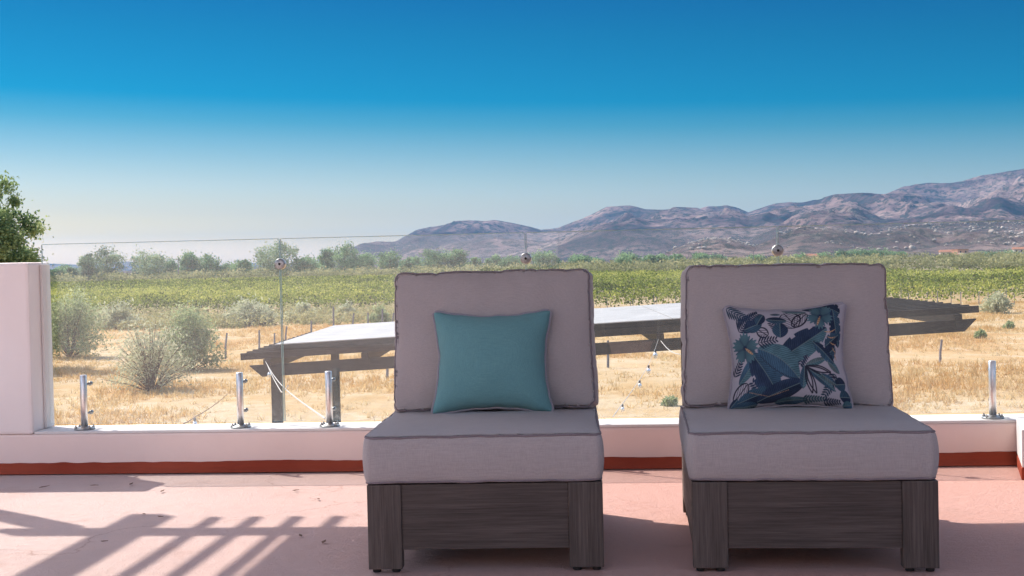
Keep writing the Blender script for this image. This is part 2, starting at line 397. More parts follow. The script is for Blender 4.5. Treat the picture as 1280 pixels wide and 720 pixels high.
# ------------------------------------------------------------------ ground (field and valley floor)
def ground_h(x, y):
    x = np.asarray(x, float); y = np.asarray(y, float)
    return (fbm(x*0.07, y*0.07, 3, 4) - 0.5) * 0.35 * np.clip((y-20)/30, 0, 1) * np.clip((160-y)/40, 0, 1)
def build_ground():
    ys = np.concatenate([np.linspace(3, 140, 190), np.geomspace(141, 12500, 60)])
    ss = np.linspace(-1, 1, 150)
    Y, S = np.meshgrid(ys, ss, indexing='ij')
    X = S * (40 + Y * 1.0)
    Z = G + ground_h(X, Y)
    # the sheet also runs back behind the terrace
    vs = np.stack([X, Y, Z], -1).reshape(-1, 3)
    n0, n1 = Y.shape; idx = np.arange(n0*n1).reshape(n0, n1)
    f = np.stack([idx[:-1, :-1], idx[:-1, 1:], idx[1:, 1:], idx[1:, :-1]], -1).reshape(-1, 4)
    o = np_obj('ground', vs, f, M['ground'], smooth=True)
    tag(o, kind='structure')
build_ground()
def gz(x, y): return G + float(ground_h(x, y))
def on_ground(px, py):
    p = on_level(px, py, G); p.z = gz(p.x, p.y); return p

# ------------------------------------------------------------------ mountains
def ridge(name, pts, D, Dfoot, seed, amp, freq=1.0, nu=420, nv=110, rock=None, shape=1.15, px0=-700, px1=2300):
    pxs = np.array([p[0] for p in pts], float); pys = np.array([p[1] for p in pts], float)
    us = np.linspace(px0, px1, nu); vs_ = np.concatenate([np.linspace(0, 1, nv), np.linspace(1.03, 1.5, 12)])
    V, U = np.meshgrid(vs_, us, indexing='ij')
    az = (U - 640) / F_PX
    hy = 328 - (U - 640) * 0.02269
    crest = (hy - np.interp(U, pxs, pys)) / F_PX * D + CAM_H - G
    crest = np.maximum(crest, 2.0)
    dist = Dfoot + (D - Dfoot) * V
    X = az * dist; Y = dist
    Vc = np.clip(V, 0, 1)
    warp = (fbm(X*0.0016*freq, Y*0.0016*freq, seed+40, 3) - 0.5) * 2.2
    sp = ridged(X*0.0022*freq + warp, Y*0.0007*freq + warp*0.5, seed, 5, 0.52)
    sp2 = ridged(X*0.009*freq + warp*2, Y*0.004*freq, seed+9, 4, 0.5)
    prof = Vc ** shape
    env = np.clip(Vc * (1.02 - Vc) * 4, 0, 1) ** 0.8
    Z = crest * prof
    Z = Z * (1 - env * amp) + crest * env * amp * (sp * 1.5 - 0.35) + env * crest * 0.06 * (sp2 - 0.5)
    Z = Z + (fbm(X*0.02, Y*0.02, seed+20, 4) - 0.5) * 7 * np.clip(crest/80, 0, 1) * (0.3 + env)
    back = np.clip(V - 1, 0, 1); Z = Z * (1 - back * 1.6) 
    # no point may rise above the crest line seen from the terrace
    lim = (crest + G - CAM_H) * dist / D * (0.975 + 0.02 * np.clip((V - 0.9) * 10, 0, 1))
    Z = np.where(V <= 1, np.minimum(Z + G - CAM_H, lim + (V >= 0.999) * 1e6) - G + CAM_H, Z)
    Z = np.where(Vc <= 0.001, -3, Z) + G
    verts = np.stack([X, Y, Z], -1).reshape(-1, 3)
    n0, n1 = U.shape; idx = np.arange(n0*n1).reshape(n0, n1)
    f = np.stack([idx[:-1, :-1], idx[:-1, 1:], idx[1:, 1:], idx[1:, :-1]], -1).reshape(-1, 4)
    o = np_obj(name, verts, f, M['mountain'], smooth=True); tag(o, kind='structure')
    rk = np.zeros(U.shape)
    if rock:
        for (cx, cv, rx, rv, w) in rock:
            rk = np.maximum(rk, w * np.exp(-((U-cx)/rx)**2 - ((V-cv)/rv)**2))
    a = o.data.attributes.new('rock', 'FLOAT', 'POINT'); a.data.foreach_set('value', rk.ravel().astype(np.float32))
    return X, Y, Z, U, V
MB_ = [(-300, 345), (300, 336), (400, 325), (430, 313), (455, 303), (470, 301), (495, 301), (508, 294), (522, 287), (545, 282), (572, 274),
       (600, 273), (618, 273), (650, 280), (678, 286), (700, 283), (730, 271), (760, 257), (790, 254), (810, 258), (850, 257), (870, 258),
       (885, 254), (910, 253), (925, 257), (937, 262), (950, 258), (970, 252), (990, 249), (1010, 249), (1025, 247), (1045, 241), (1080, 239),
       (1108, 241), (1130, 232), (1160, 228), (1190, 227), (1215, 221), (1250, 214), (1280, 209), (1400, 195), (1640, 200), (1900, 250), (2300, 290)]
ridge('mountain', MB_, 5200, 3300, 11, 0.62, 0.95, nu=800, nv=160, shape=1.0, rock=[(835, 0.72, 22, 0.12, 1), (900, 0.45, 30, 0.1, 0.6), (680, 0.6, 60, 0.2, 0.35), (1240, 0.7, 60, 0.3, 0.5)])
MM_ = [(-300, 345), (560, 332), (640, 329), (700, 326), (760, 323), (860, 316), (925, 304), (960, 288), (990, 271), (1015, 262), (1045, 255), (1065, 252), (1085, 262), (1105, 273),
       (1130, 272), (1165, 262), (1200, 257), (1235, 255), (1280, 258), (1400, 240), (1640, 240), (1900, 250), (2300, 290)]
ridge('foothill', MM_, 3600, 2300, 23, 0.6, 1.6, nu=700, nv=140, rock=[(1060, 0.7, 60, 0.3, 0.4), (820, 0.7, 100, 0.3, 0.4)])
MC_ = [(-300, 345), (700, 334), (780, 330), (825, 320), (855, 306), (880, 300), (900, 297), (925, 300), (945, 306), (962, 300), (985, 290), (1005, 282),
       (1035, 280), (1060, 285), (1085, 291), (1105, 286), (1130, 279), (1165, 276), (1220, 274), (1280, 277), (1400, 270), (1640, 275), (1900, 250), (2300, 290)]
cX, cY, cZ, cU, cV = ridge('boulder_hill', MC_, 2500, 1500, 37, 0.75, 2.4, nu=700, nv=120, shape=1.0,
       rock=[(900, 0.75, 45, 0.35, 1), (1020, 0.6, 60, 0.4, 0.8), (1180, 0.55, 110, 0.45, 0.55), (1270, 0.5, 60, 0.4, 0.9)])
FAR_ = [(-300, 338), (0, 334), (55, 329), (80, 330), (105, 331), (150, 327), (165, 326), (200, 333), (250, 334), (300, 330), (325, 328), (360, 333), (420, 331), (500, 334), (1640, 326)]
ridge('distant_hills', FAR_, 9000, 7500, 51, 0.3, 0.5, nu=200, nv=30)

def boulders():
    r = np.random.default_rng(5)
    base = []
    for k in range(6):
        bm = bmesh.new(); bmesh.ops.create_icosphere(bm, subdivisions=2, radius=1)
        for v in bm.verts:
            n = mnoise.noise(v.co * 1.4 + Vector((k*7, 0, 0))); v.co *= 1 + 0.45 * n
            v.co.z *= 0.8
        bm.verts.ensure_lookup_table()
        base.append((np.array([v.co[:] for v in bm.verts]), np.array([[v.index for v in f.verts] for f in bm.faces]))); bm.free()
    V, Fc, off = [], [], 0
    clusters = [(897, 0.80, 20, 0.15, 120), (880, 0.5, 26, 0.22, 50), (1010, 0.75, 40, 0.2, 70), (990, 0.45, 40, 0.2, 25), (1160, 0.65, 70, 0.3, 260),
                (1265, 0.55, 30, 0.25, 230), (1200, 0.85, 60, 0.12, 60), (1100, 0.45, 60, 0.25, 40)]
    U0 = cU[0]; V0 = cV[:, 0]
    for cx, cv, rx, rv, n in clusters:
        for _ in range(int(n*1.8)):
            u = r.normal(cx, rx); v = np.clip(r.normal(cv, rv), 0.12, 0.99)
            i = int(np.argmin(abs(V0 - v))); j = int(np.argmin(abs(U0 - u)))
            s = float(np.clip(r.lognormal(0.35, 0.5), 0.6, 4))
            b, f = base[r.integers(6)]
            a = r.uniform(0, 6.28); c, sn = math.cos(a), math.sin(a)
            q = b * np.array([s * r.uniform(0.8, 1.5), s, s * r.uniform(0.7, 1.1)])
            q = np.stack([q[:, 0]*c - q[:, 1]*sn, q[:, 0]*sn + q[:, 1]*c, q[:, 2]], -1)
            q += np.array([cX[i, j] + r.normal(0, 6), cY[i, j], cZ[i, j] + s*0.35])
            V.append(q); Fc.append(f + off); off += len(q)
    o = np_obj('boulders', np.concatenate(V), np.concatenate(Fc), M['boulder'])
    tag(o, 'pale granite boulders strewn over the nearer hillside', 'boulders', kind='stuff')
boulders()

# ------------------------------------------------------------------ foliage
def leaf_arrays(c, size, r, flat=0.0, elong=1.6):
    """c (n,3) centres, size (n,) -> quad verts/faces, random directions"""
    n = len(c)
    a = r.normal(size=(n, 3)); a[:, 2] *= (1 - flat); a /= np.linalg.norm(a, axis=1, keepdims=True) + 1e-9
    b = r.normal(size=(n, 3)); b -= a * (a * b).sum(1, keepdims=True); b /= np.linalg.norm(b, axis=1, keepdims=True) + 1e-9
    s = size[:, None] * 0.5
    A = a * s * elong; B = b * s
    v = np.stack([c - A, c + B, c + A, c - B], 1).reshape(-1, 3)       # kite-shaped leaf
    f = np.arange(4*n).reshape(n, 4)
    return v, f
def crown_pts(r, n, rx, ry, rz, clumps, cr, core=0.35, base_flat=0.0, irregular=0.35):
    """leaves gathered in clumps spread through an uneven ellipsoid; returns points and tones"""
    d = r.normal(size=(clumps, 3)); d /= np.linalg.norm(d, axis=1, keepdims=True)
    rad = (core + (1 - core) * r.random(clumps) ** 0.45) * (1 - irregular * r.random(clumps))
    cc = d * rad[:, None] * np.array([rx, ry, rz])
    cc[:, 2] = np.maximum(cc[:, 2], -rz * (1 - base_flat))
    w = r.uniform(0.5, 1.3, clumps); k = r.choice(clumps, n, p=w / w.sum())
    crs = cr * r.uniform(0.6, 1.35, clumps)
    p = cc[k] + r.normal(size=(n, 3)) * crs[k][:, None] * np.array([1, 1, 0.8])
    ct = r.uniform(0.15, 0.85, clumps)
    tone = np.clip(ct[k] + r.normal(0, 0.13, n), 0, 1)
    return p, tone, cc
def limbs_bm(r, base_h, targets, r0, height):
    bm = bmesh.new()
    lean = Vector((r.normal(0, 0.04), r.normal(0, 0.04), 1))
    top = lean * height
    tube(bm, [(0, 0, -0.2), lean * (height*0.3), lean * (height*0.62), top], [r0*1.25, r0, r0*0.7, r0*0.25], 7)
    for t in targets:
        h = r.uniform(base_h, 0.75) * height
        s = lean * h; e = Vector(t); m = s.lerp(e, 0.5) + Vector((0, 0, 0.08 * (e - s).length))
        rr = r0 * 0.42 * (1 - h / height * 0.5)
        tube(bm, [s, m, e], [rr, rr*0.65, rr*0.2], 5)
    return bm
def make_tree(label, loc, h, w, mat, seed, name='tree', cat='tree', group=None, n=2600, leaf=0.45, clumps=46, trunk=0.22, cr=None, crown_low=0.15, irregular=0.35, sub='leaf', spread=0.92):
    r = np.random.default_rng(seed)
    t = thing(name, label, cat, loc, 0, group)
    rx = w / 2; rz = h * (1 - crown_low) / 2; cz = h * crown_low + rz
    cr = cr or w * 0.085
    p, tone, cc = crown_pts(r, n, rx*spread, rx*spread, rz*0.93, clumps, cr, irregular=irregular)
    p[:, 2] += cz; cc[:, 2] += cz
    keep = p[:, 2] > 0.05; p, tone = p[keep], tone[keep]
    v, f = leaf_arrays(p, leaf * r.uniform(0.6, 1.4, len(p)), r)
    np_obj('crown', v, f, mat, t, tone=tone)
    order = r.permutation(len(cc))[:10]
    obj('trunk', limbs_bm(r, trunk, [tuple(cc[k]) for k in order], max(0.03, h * 0.018), h * 0.8), M['bark'], t)
    return t

# big leafy tree behind the left pillar
def big_tree():
    p = at_dist(-16, 500, 62)
    t = make_tree('tall leafy green tree rising behind the white wall pillar at far left', (p.x, p.y, gz(p.x, p.y)), 9.7, 5.5, M['pine'], 3,
                  n=42000, leaf=0.10, clumps=120, cr=0.27, crown_low=0.10, irregular=0.40, spread=1.0)
big_tree()
# tree line beyond the vineyard: x, top y, width px, distance, material, label
TREES = [
 (70, 335, 24, 560, 'tree', 'small dark rounded tree just right of the wall pillar, lowest of the left tree line'),
 (84, 331, 26, 600, 'tree', 'green bushy tree second from the pillar in the left tree line'),
 (110, 313, 20, 560, 'tree_grey', 'thin open greyish tree left of the tallest grey pair in the tree line'),
 (134, 307, 40, 560, 'tree_grey', 'tall grey green tree with feathery top, left one of the two broad left trees'),
 (183, 313, 46, 560, 'tree_grey', 'broad rounded grey green tree, right one of the two broad left trees'),
 (214, 324, 18, 620, 'tree', 'low green tree between the broad grey tree and the pole'),
 (236, 311, 24, 560, 'tree', 'narrow upright green tree just right of the utility pole on the left'),
 (261, 318, 28, 560, 'tree', 'dark green rounded tree right of the narrow upright one'),
 (302, 323, 24, 560, 'tree', 'small dark tree standing alone left of the big tree at the glass seam'),
 (284, 330, 22, 640, 'tree', 'low flat tree far off between two dark trees left of the glass seam'),
 (346, 300, 48, 520, 'tree_grey', 'largest round tree of the valley, behind the left glass seam connector'),
 (383, 318, 30, 520, 'tree', 'dark green bushy tree just right of the largest round tree'),
 (407, 308, 20, 600, 'tree', 'pointed pale tree right of the dark bushy tree by the glass seam'),
 (430, 302, 32, 620, 'tree', 'tall domed blue green tree where the mountain begins'),
 (456, 315, 30, 640, 'tree', 'wide pale tree right of the tall domed blue green one'),
 (488, 311, 30, 620, 'tree', 'tall pale green tree directly above the left corner of the left chair'),
 (508, 322, 15, 520, 'tree', 'small dark tree peeping over the left corner of the left back cushion'),
 (516, 319, 22, 660, 'tree', 'pale tree above the left chair, second from its left corner'),
 (543, 310, 34, 640, 'tree', 'large double topped pale tree above the left back cushion'),
 (571, 310, 26, 640, 'tree', 'tall rounded pale tree right of the double topped one'),
 (594, 321, 16, 560, 'tree', 'little dark round tree above the middle of the left back cushion'),
 (618, 318, 20, 640, 'tree', 'medium green tree left of the middle glass connector, further one'),
 (640, 320, 26, 600, 'tree', 'wide low green tree beside the middle glass connector'),
 (680, 314, 34, 600, 'tree', 'dark green dome shaped tree right of the middle glass connector'),
 (724, 320, 24, 760, 'tree', 'hazy tree above the right corner of the left back cushion'),
 (744, 323, 20, 800, 'tree', 'hazy low tree in the gap between the chairs, left one'),
 (784, 315, 30, 640, 'tree', 'bright green round tree in the gap between the two chairs'),
 (812, 319, 18, 700, 'tree', 'small green tree left of the boulder hill foot'),
 (826, 318, 16, 700, 'tree', 'dark narrow tree at the left foot of the boulder hill'),
 (845, 318, 22, 760, 'tree', 'green tree above the left corner of the right back cushion'),
 (875, 316, 20, 820, 'tree', 'green tree below the pale boulders, left of the pole'),
 (896, 319, 20, 820, 'tree', 'low green tree below the pale boulders, right of the pole'),
 (946, 320, 22, 820, 'tree', 'small round tree right of the tall pole above the right chair'),
 (1000, 318, 20, 900, 'tree', 'green tree beside the small cream house'),
 (1028, 317, 20, 900, 'tree', 'round green tree just right of the small cream house'),
 (1055, 314, 20, 860, 'tree', 'green tree at the left end of the long dark grove'),
 (1074, 312, 24, 860, 'tree', 'second tree of the long dark grove at the hill foot'),
 (1092, 313, 22, 860, 'tree', 'third tree of the long dark grove, near its middle'),
 (1108, 313, 22, 860, 'tree', 'fourth tree of the long dark grove, dense and dark'),
 (1124, 315, 16, 860, 'tree', 'rounded tree at the right end of the long dark grove'),
 (1232, 317, 24, 900, 'tree', 'low spreading green tree right of the orange house'),
 (1258, 317, 26, 900, 'tree', 'low dark tree beside the right edge of the picture'),
]
for i, (px, ty, w, D, mk, lab) in enumerate(TREES):
    X = azim(px) * D; hh = (horizon(px) - ty) / F_PX * D + (CAM_H - G); ww = w / F_PX * D
    make_tree(lab, (X, D, G), hh, ww, M[mk], 100 + i, n=3800, leaf=0.5 if D < 700 else 0.65, clumps=46, spread=1.12, cr=ww*0.10,
              group='trees of the valley tree line', crown_low=0.03, irregular=0.3)

# shrubs: x, base y, top y, width px, mat, label, airy
SHRUBS = [
 (88, 447, 362, 82, 'sage_dark', 'big dark grey green shrub behind the glass beside the wall pillar', 0),
 (190, 488, 402, 100, 'sage', 'wispy pale shrub in the dry grass, nearest of all the shrubs', 1),
 (238, 462, 386, 74, 'sage_dark', 'dense grey green shrub right behind the wispy pale one', 0),
 (312, 408, 381, 62, 'sage', 'wide low sage shrub left of the glass seam at the vineyard edge', 0),
 (145, 412, 378, 50, 'sage', 'pale shrub at the vineyard edge behind the wispy one', 0),
 (376, 404, 382, 34, 'sage', 'pale sage shrub right of the glass seam at the vineyard edge', 0),
 (432, 403, 381, 30, 'sage', 'grey leafless looking shrub among the fence posts left of the chair', 0),
 (474, 410, 386, 24, 'sage_dark', 'upright dark shrub beside the left chair back cushion', 0),
 (1246, 392, 369, 36, 'sage', 'lone sage shrub at the right end of the vineyard', 0),
 (1262, 412, 404, 12, 'sage_dark', 'tiny weed clump in the dry grass at the right picture edge', 0),
 (1226, 424, 415, 12, 'sage_dark', 'small green weed beyond the chamfered pergola beam end', 0),
 (838, 505, 494, 16, 'sage_dark', 'small green weed in the dry grass beside the right chair cushion', 0),
 (775, 437, 430, 20, 'sage_dark', 'low green weed seen between the pergola beams', 0),
]
for i, (px, by, ty, w, mk, lab, airy) in enumerate(SHRUBS):
    p = on_ground(px, by); D = p.y
    hh = (by - ty) / F_PX * D * 1.0; ww = w / F_PX * D
    r = np.random.default_rng(300 + i)
    t = thing('shrub', lab, 'shrub', p, 0, 'shrubs in the dry field')
    nleaf = 8000 if w > 55 else 1800; ww *= 1.25; hh *= 1.05
    lf = 0.06 if D < 75 else 0.10
    # stems fan out from the base; leaves are carried along them
    ns = 90 if w > 55 else 26
    bm = bmesh.new(); pts = []; tones = []
    for k in range(ns):
        a = r.uniform(0, 6.28); out = r.uniform(0.1, 1.0) ** 0.8; tip_h = hh * (1.0 - 0.82 * out ** 2.4) * r.uniform(0.65, 1.05)
        tip = Vector((math.cos(a) * out * ww/2, math.sin(a) * out * ww/2, tip_h))
        mid = tip * 0.5 + Vector((0, 0, tip_h * 0.10)); rr = 0.012 + 0.006 * hh
        if k % 3 == 0 or airy: tube(bm, [(0, 0, -0.1), mid, tip], [rr, rr*0.55, rr*0.2], 4)
        m = nleaf // ns; tt = r.uniform(0.22, 1.0, m) ** (0.7)
        q = np.array([[(mid*2*s if s < 0.5 else mid.lerp(tip, (s-0.5)*2))[j] for j in range(3)] for s in tt])
        q += r.normal(0, ww * (0.045 if not airy else 0.05), (m, 3)) * (0.4 + tt[:, None])
        pts.append(q); tones.append(np.clip(r.uniform(0.2, 0.8) + r.normal(0, 0.15, m), 0, 1))
    q = np.concatenate(pts); tn = np.concatenate(tones); keep = q[:, 2] > 0.02; q, tn = q[keep], tn[keep]
    if airy: sel = r.random(len(q)) < 0.62; q, tn = q[sel], tn[sel]; lf = 0.045
    v, f = leaf_arrays(q, lf * r.uniform(0.6, 1.4, len(q)), r, elong=3.4)
    np_obj('foliage', v, f, M[mk], t, tone=tn); obj('stems', bm, M['bark'], t)

# vineyard rows, far scrub and dry grass: masses nobody could count
def far_edge(x, y):                 # depth where the vineyard ends, seen from the terrace
    a = x / y; return np.interp(a, [-0.45, -0.2, 0.0, 0.2, 0.4], [430, 420, 400, 300, 225])
def near_edge(a): return np.interp(a, [-0.45, -0.36, -0.2, -0.05, 0.1, 0.4], [130, 122, 116, 113, 112, 106])
def vineyard():
    r = np.random.default_rng(9); P, S, T = [], [], []
    y = 104.0; k = 0
    while y < 430:
        half = y * 0.68; s = 0.17 + 0.0007 * (y - 104)
        per = 26 / (1 + (y - 104) / 70)
        n = int(2 * half * per)
        x = r.uniform(-half, half, n); yy = y + r.normal(0, 0.22, n) - 0.05 * x
        a = x / yy
        vine = vnoise(x * 0.8, np.full(n, k*3.3), 4)
        hgt = 1.15 + 0.75 * fbm(x * 0.5, np.full(n, k * 1.7), 8, 2)
        z = 0.45 + r.random(n) ** 0.8 * (hgt - 0.25)
        patch = fbm(x*0.03, yy*0.02, 77, 3)
        ok = (yy > near_edge(a)) & (yy < far_edge(x, yy)) & (vine > 0.12) & (r.random(n) < 0.55 + patch)
        P.append(np.stack([x, yy, G + z], -1)[ok]); S.append(np.full(ok.sum(), s))
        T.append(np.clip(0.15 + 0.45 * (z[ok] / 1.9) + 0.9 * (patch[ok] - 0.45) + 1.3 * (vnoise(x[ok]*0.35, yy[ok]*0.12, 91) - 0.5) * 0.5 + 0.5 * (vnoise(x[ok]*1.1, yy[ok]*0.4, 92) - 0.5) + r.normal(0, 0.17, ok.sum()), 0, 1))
        y += 2.2 if y < 200 else 3.4; k += 1
    P = np.concatenate(P); S = np.concatenate(S) * r.uniform(0.6, 1.4, len(P)); T = np.concatenate(T)
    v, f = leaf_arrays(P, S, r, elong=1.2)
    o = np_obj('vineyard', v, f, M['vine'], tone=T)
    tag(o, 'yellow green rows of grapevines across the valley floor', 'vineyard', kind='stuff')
    # vine trunks and stakes on the first rows
    bm = bmesh.new()
    for x in np.arange(-44, 48, 2.1):
        for row in (0, 1):
            yy = near_edge(x / 110) + 0.8 + row * 2.2 - 0.05 * x * 0; xx = x + r.normal(0, 0.1)
            box(bm, xx-0.025, xx+0.025, yy-0.025, yy+0.025, G-0.05, G + r.uniform(1.0, 1.5))
    o = obj('vine_stakes', bm, M['fencepost']); tag(o, 'thin grey stakes and vine trunks under the first vineyard rows', 'vine stakes', kind='stuff')
vineyard()
def scrub():
    r = np.random.default_rng(12); P, S, T = [], [], []
    def bush(x, y, h, w, n, s, tone):
        d = r.normal(size=(n, 3)); d /= np.linalg.norm(d, axis=1, keepdims=True)
        d *= (0.55 + 0.5 * r.random((n, 1)))
        d *= 1 + 0.3 * np.sin(d[:, :1] * 5 + x) * np.cos(d[:, 2:] * 4 + y)
        p = d * np.array([w/2, w/2, h*0.55]) + np.array([x, y, G + h*0.45])
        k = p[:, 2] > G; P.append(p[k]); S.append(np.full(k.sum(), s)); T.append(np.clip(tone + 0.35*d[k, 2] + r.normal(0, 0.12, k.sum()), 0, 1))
    for _ in range(2100):
        a = r.uniform(-0.68, 0.68); lo = float(np.interp(a, [-0.45, -0.2, 0.0, 0.2, 0.4], [425, 420, 405, 330, 270]))
        y = lo + (r.random() ** 1.4) * (900 - lo); x = a * y
        if 0.27 < a < 0.375 and y < 330: continue
        h = r.uniform(1.8, 4.6) * (1.0 if y < 600 else 1.15); w = h * r.uniform(1.4, 2.6)
        bush(x, y, h, w, 130 if y < 450 else 70, 0.5 if y < 450 else 0.8, r.uniform(0.1, 0.75))
    for _ in range(300):             # sparse brush in front of the vines on the left
        a = r.uniform(-0.40, -0.06); y = r.uniform(98, 120); x = a * y
        bush(x, y, r.uniform(0.5, 1.5), r.uniform(1.2, 3.0), 130, 0.14, r.uniform(0.5, 1.0))
    P = np.concatenate(P); S = np.concatenate(S) * r.uniform(0.6, 1.4, len(P)); T = np.concatenate(T)
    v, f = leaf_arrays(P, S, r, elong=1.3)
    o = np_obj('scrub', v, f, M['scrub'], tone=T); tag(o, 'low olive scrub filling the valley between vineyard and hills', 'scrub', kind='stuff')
scrub()
def dry_grass():
    r = np.random.default_rng(15)
    N = 44000
    y = 36 + (r.random(N) ** 0.85) * 78; x = r.uniform(-0.6, 0.6, N) * y
    m = fbm(x * 0.22, y * 0.16, 31, 4); keep = r.random(N) < np.clip((m - 0.36) * 5.0, 0.06, 1)
    x, y, m = x[keep], y[keep], m[keep]; n = len(x)
    B = 7
    cx = np.repeat(x, B) + r.normal(0, 0.10, n*B); cy = np.repeat(y, B) + r.normal(0, 0.10, n*B)
    z = G + ground_h(cx, cy)
    h = np.repeat(r.uniform(0.07, 0.25, n) * (0.5 + 1.1*m), B) * r.uniform(0.6, 1.2, n*B)
    a = r.uniform(0, 6.28, n*B); w = 0.024
    dx, dy = np.cos(a)*w, np.sin(a)*w; lx, ly = r.normal(0, 0.09, n*B), r.normal(0, 0.09, n*B)
    v = np.stack([np.stack([cx-dx, cy-dy, z], -1), np.stack([cx+dx, cy+dy, z], -1), np.stack([cx+lx, cy+ly, z+h], -1)], 1).reshape(-1, 3)
    tone = np.clip(np.repeat(1.25 - m * 1.5 + r.normal(0, 0.15, n), B) + r.normal(0, 0.1, n*B), 0, 1)
    o = np_obj('dry_grass', v, np.arange(3*n*B).reshape(-1, 3), M['grass'], tone=tone)
    tag(o, 'straw and orange tufts of dry grass over the near field', 'dry grass', kind='stuff')
dry_grass()

# fence posts in the field: x, base y, top y
POSTS = [(282, 449, 416, 'nearest grey fence post left of the pergola'), (324, 441, 413, 'grey fence post behind the left rafter tails'),
 (343, 436, 417, 'slightly leaning grey fence post just left of the glass seam'), (357, 431, 408, 'grey fence post seen through the glass seam'),
 (389, 421, 401, 'grey fence post at the left corner of the white roof sheets'), (417, 416, 383, 'tallest grey fence post beside the leafless grey shrub'),
 (441, 414, 391, 'grey fence post directly right of the tallest one'), (460, 412, 391, 'grey fence post two along from the tallest one'),
 (478, 411, 387, 'grey fence post in front of the upright dark shrub'), (491, 410, 392, 'thin grey fence post touching the left chair cushion edge'),
 (484, 476, 449, 'grey post below the pergola beams beside the left chair cushion'), (760, 462, 428, 'grey post below the pergola between the two chairs'),
 (1175, 455, 424, 'lone grey post below the right end of the pergola')]
for i, (px, by, ty, lab) in enumerate(POSTS):
    p = on_ground(px, by); h = (by - ty) / F_PX * p.y; bm = bmesh.new()
    r0 = 0.055 if p.y < 80 else 0.07
    tube(bm, [(0, 0, -0.1), (0.02, 0, h*0.5), ((0.03 if i % 3 else 0.10), 0.02, h)], [r0, r0*0.95, r0*0.85], 8)
    o = obj('fence_post', bm, M['fencepost'], loc=p); tag(o, lab, 'fence post', 'fence posts in the dry field')

# utility poles
for px, ty, D, lab in [(223, 322, 520, 'wooden utility pole in the left tree line'), (836, 315, 700, 'utility pole left of the pale boulders'),
        (861, 314, 700, 'utility pole at the left end of the right back cushion'), (895, 315, 700, 'utility pole above the left part of the right back cushion'),
        (942, 312, 620, 'tallest utility pole, above the patterned pillow'), (1042, 315, 760, 'utility pole left of the long dark grove'),
        (1227, 314, 760, 'utility pole right of the orange house')]:
    h = (horizon(px) - ty) / F_PX * D + (CAM_H - G); X = azim(px) * D
    t = thing('utility_pole', lab, 'utility pole', (X, D, G), 0, 'utility poles across the valley')
    bm = bmesh.new(); tube(bm, [(0, 0, -0.3), (0, 0, h)], [0.2, 0.14], 6); obj('pole', bm, M['fencepost'], t)
    bm = bmesh.new(); box(bm, -1.1, 1.1, -0.08, 0.08, h-0.9, h-0.7); obj('crossarm', bm, M['fencepost'], t)

# distant houses
def house(px, D, w, h, wall, lab, roofm='roof', flat=False, dy=0):
    X = azim(px) * D; base = G + dy
    t = thing('house', lab, 'house', (X, D, base), R(random.Random(px).uniform(-20, 20)))
    bm = bmesh.new(); box(bm, -w/2, w/2, -3.5, 3.5, -0.5, h); obj('wall', bm, M[wall], t)
    bm = bmesh.new()
    if flat: box(bm, -w/2-0.3, w/2+0.3, -3.8, 3.8, h+0.004, h+0.45)
    else:
        vs = [bm.verts.new(p) for p in ((-w/2-.5,-4,h+.004),(w/2+.5,-4,h+.004),(w/2+.5,4,h+.004),(-w/2-.5,4,h+.004),(-w/2-.3,0,h+1.7),(w/2+.3,0,h+1.7))]
        for f in ((0,3,2,1),(0,1,5,4),(2,3,4,5),(1,2,5),(3,0,4)): bm.faces.new([vs[i] for i in f])
    obj('roof', bm, M[roofm], t)
    n = max(2, int(w / 3.5))
    for i in range(n):
        x = -w/2 + (i + 0.5) * w / n; bm = bmesh.new(); box(bm, x-0.6, x+0.6, -3.54, -3.502, h*0.35, h*0.78); obj('window', bm, M['window'], t)
house(1014, 900, 9, 3.2, 'stucco', 'small cream house with a clay roof among round trees at the hill foot', dy=1)
house(1140, 950, 13, 3.0, 'stucco', 'long low cream house right of the dark grove', flat=True, roofm='stucco', dy=2.2)
house(1186, 950, 13, 4.0, 'stucco', 'pale wide house with clay roof left of the orange house', dy=1.0)
house(1200, 930, 9, 4.5, 'stucco_orange', 'orange walled flat roofed house at the hill foot', flat=True, roofm='roof', dy=2.0)
house(1207, 915, 7, 4.2, 'stucco', 'small cream house with dark windows in front of the orange house', flat=True, roofm='stucco', dy=-.5)
house(1276, 980, 11, 3.4, 'stucco', 'cream house cut by the right edge of the picture', dy=2.5)

# ------------------------------------------------------------------ terrace
Pa = on_level(100, 591); Pb = on_level(1230, 580.5)
Ud = (Pb - Pa); Ud.z = 0; Ud.normalize()                # along the parapet
Nd = Vector((-Ud.y, Ud.x, 0))                           # outwards, away from the camera
W0 = Pa + Ud * (-Pa.x / Ud.x)                           # wall front face at x = 0
WANG = math.atan2(Ud.y, Ud.x)
def wpt(u, n, z): return W0 + Ud * u + Nd * n + Vector((0, 0, z))
def on_wallplane(px, py, n=0.0):
    d = ray(px, py); t = ((W0 + Nd * n) - CAMP).dot(Nd) / d.dot(Nd); p = CAMP + d * t
    return (p - W0).dot(Ud), p.z
WM = Matrix.Translation(W0) @ Matrix.Rotation(WANG, 4, 'Z')   # wall frame: x along, y outwards
SILL = 0.5 * (on_wallplane(130, 541.5)[1] + on_wallplane(1240, 522.5)[1])
uP = on_wallplane(41, 530)[0]; TH = 0.215
print('sill', SILL, 'pillar u', uP, 'W0', W0, 'ang', math.degrees(WANG))
PILH = on_wallplane(30, 328)[1]
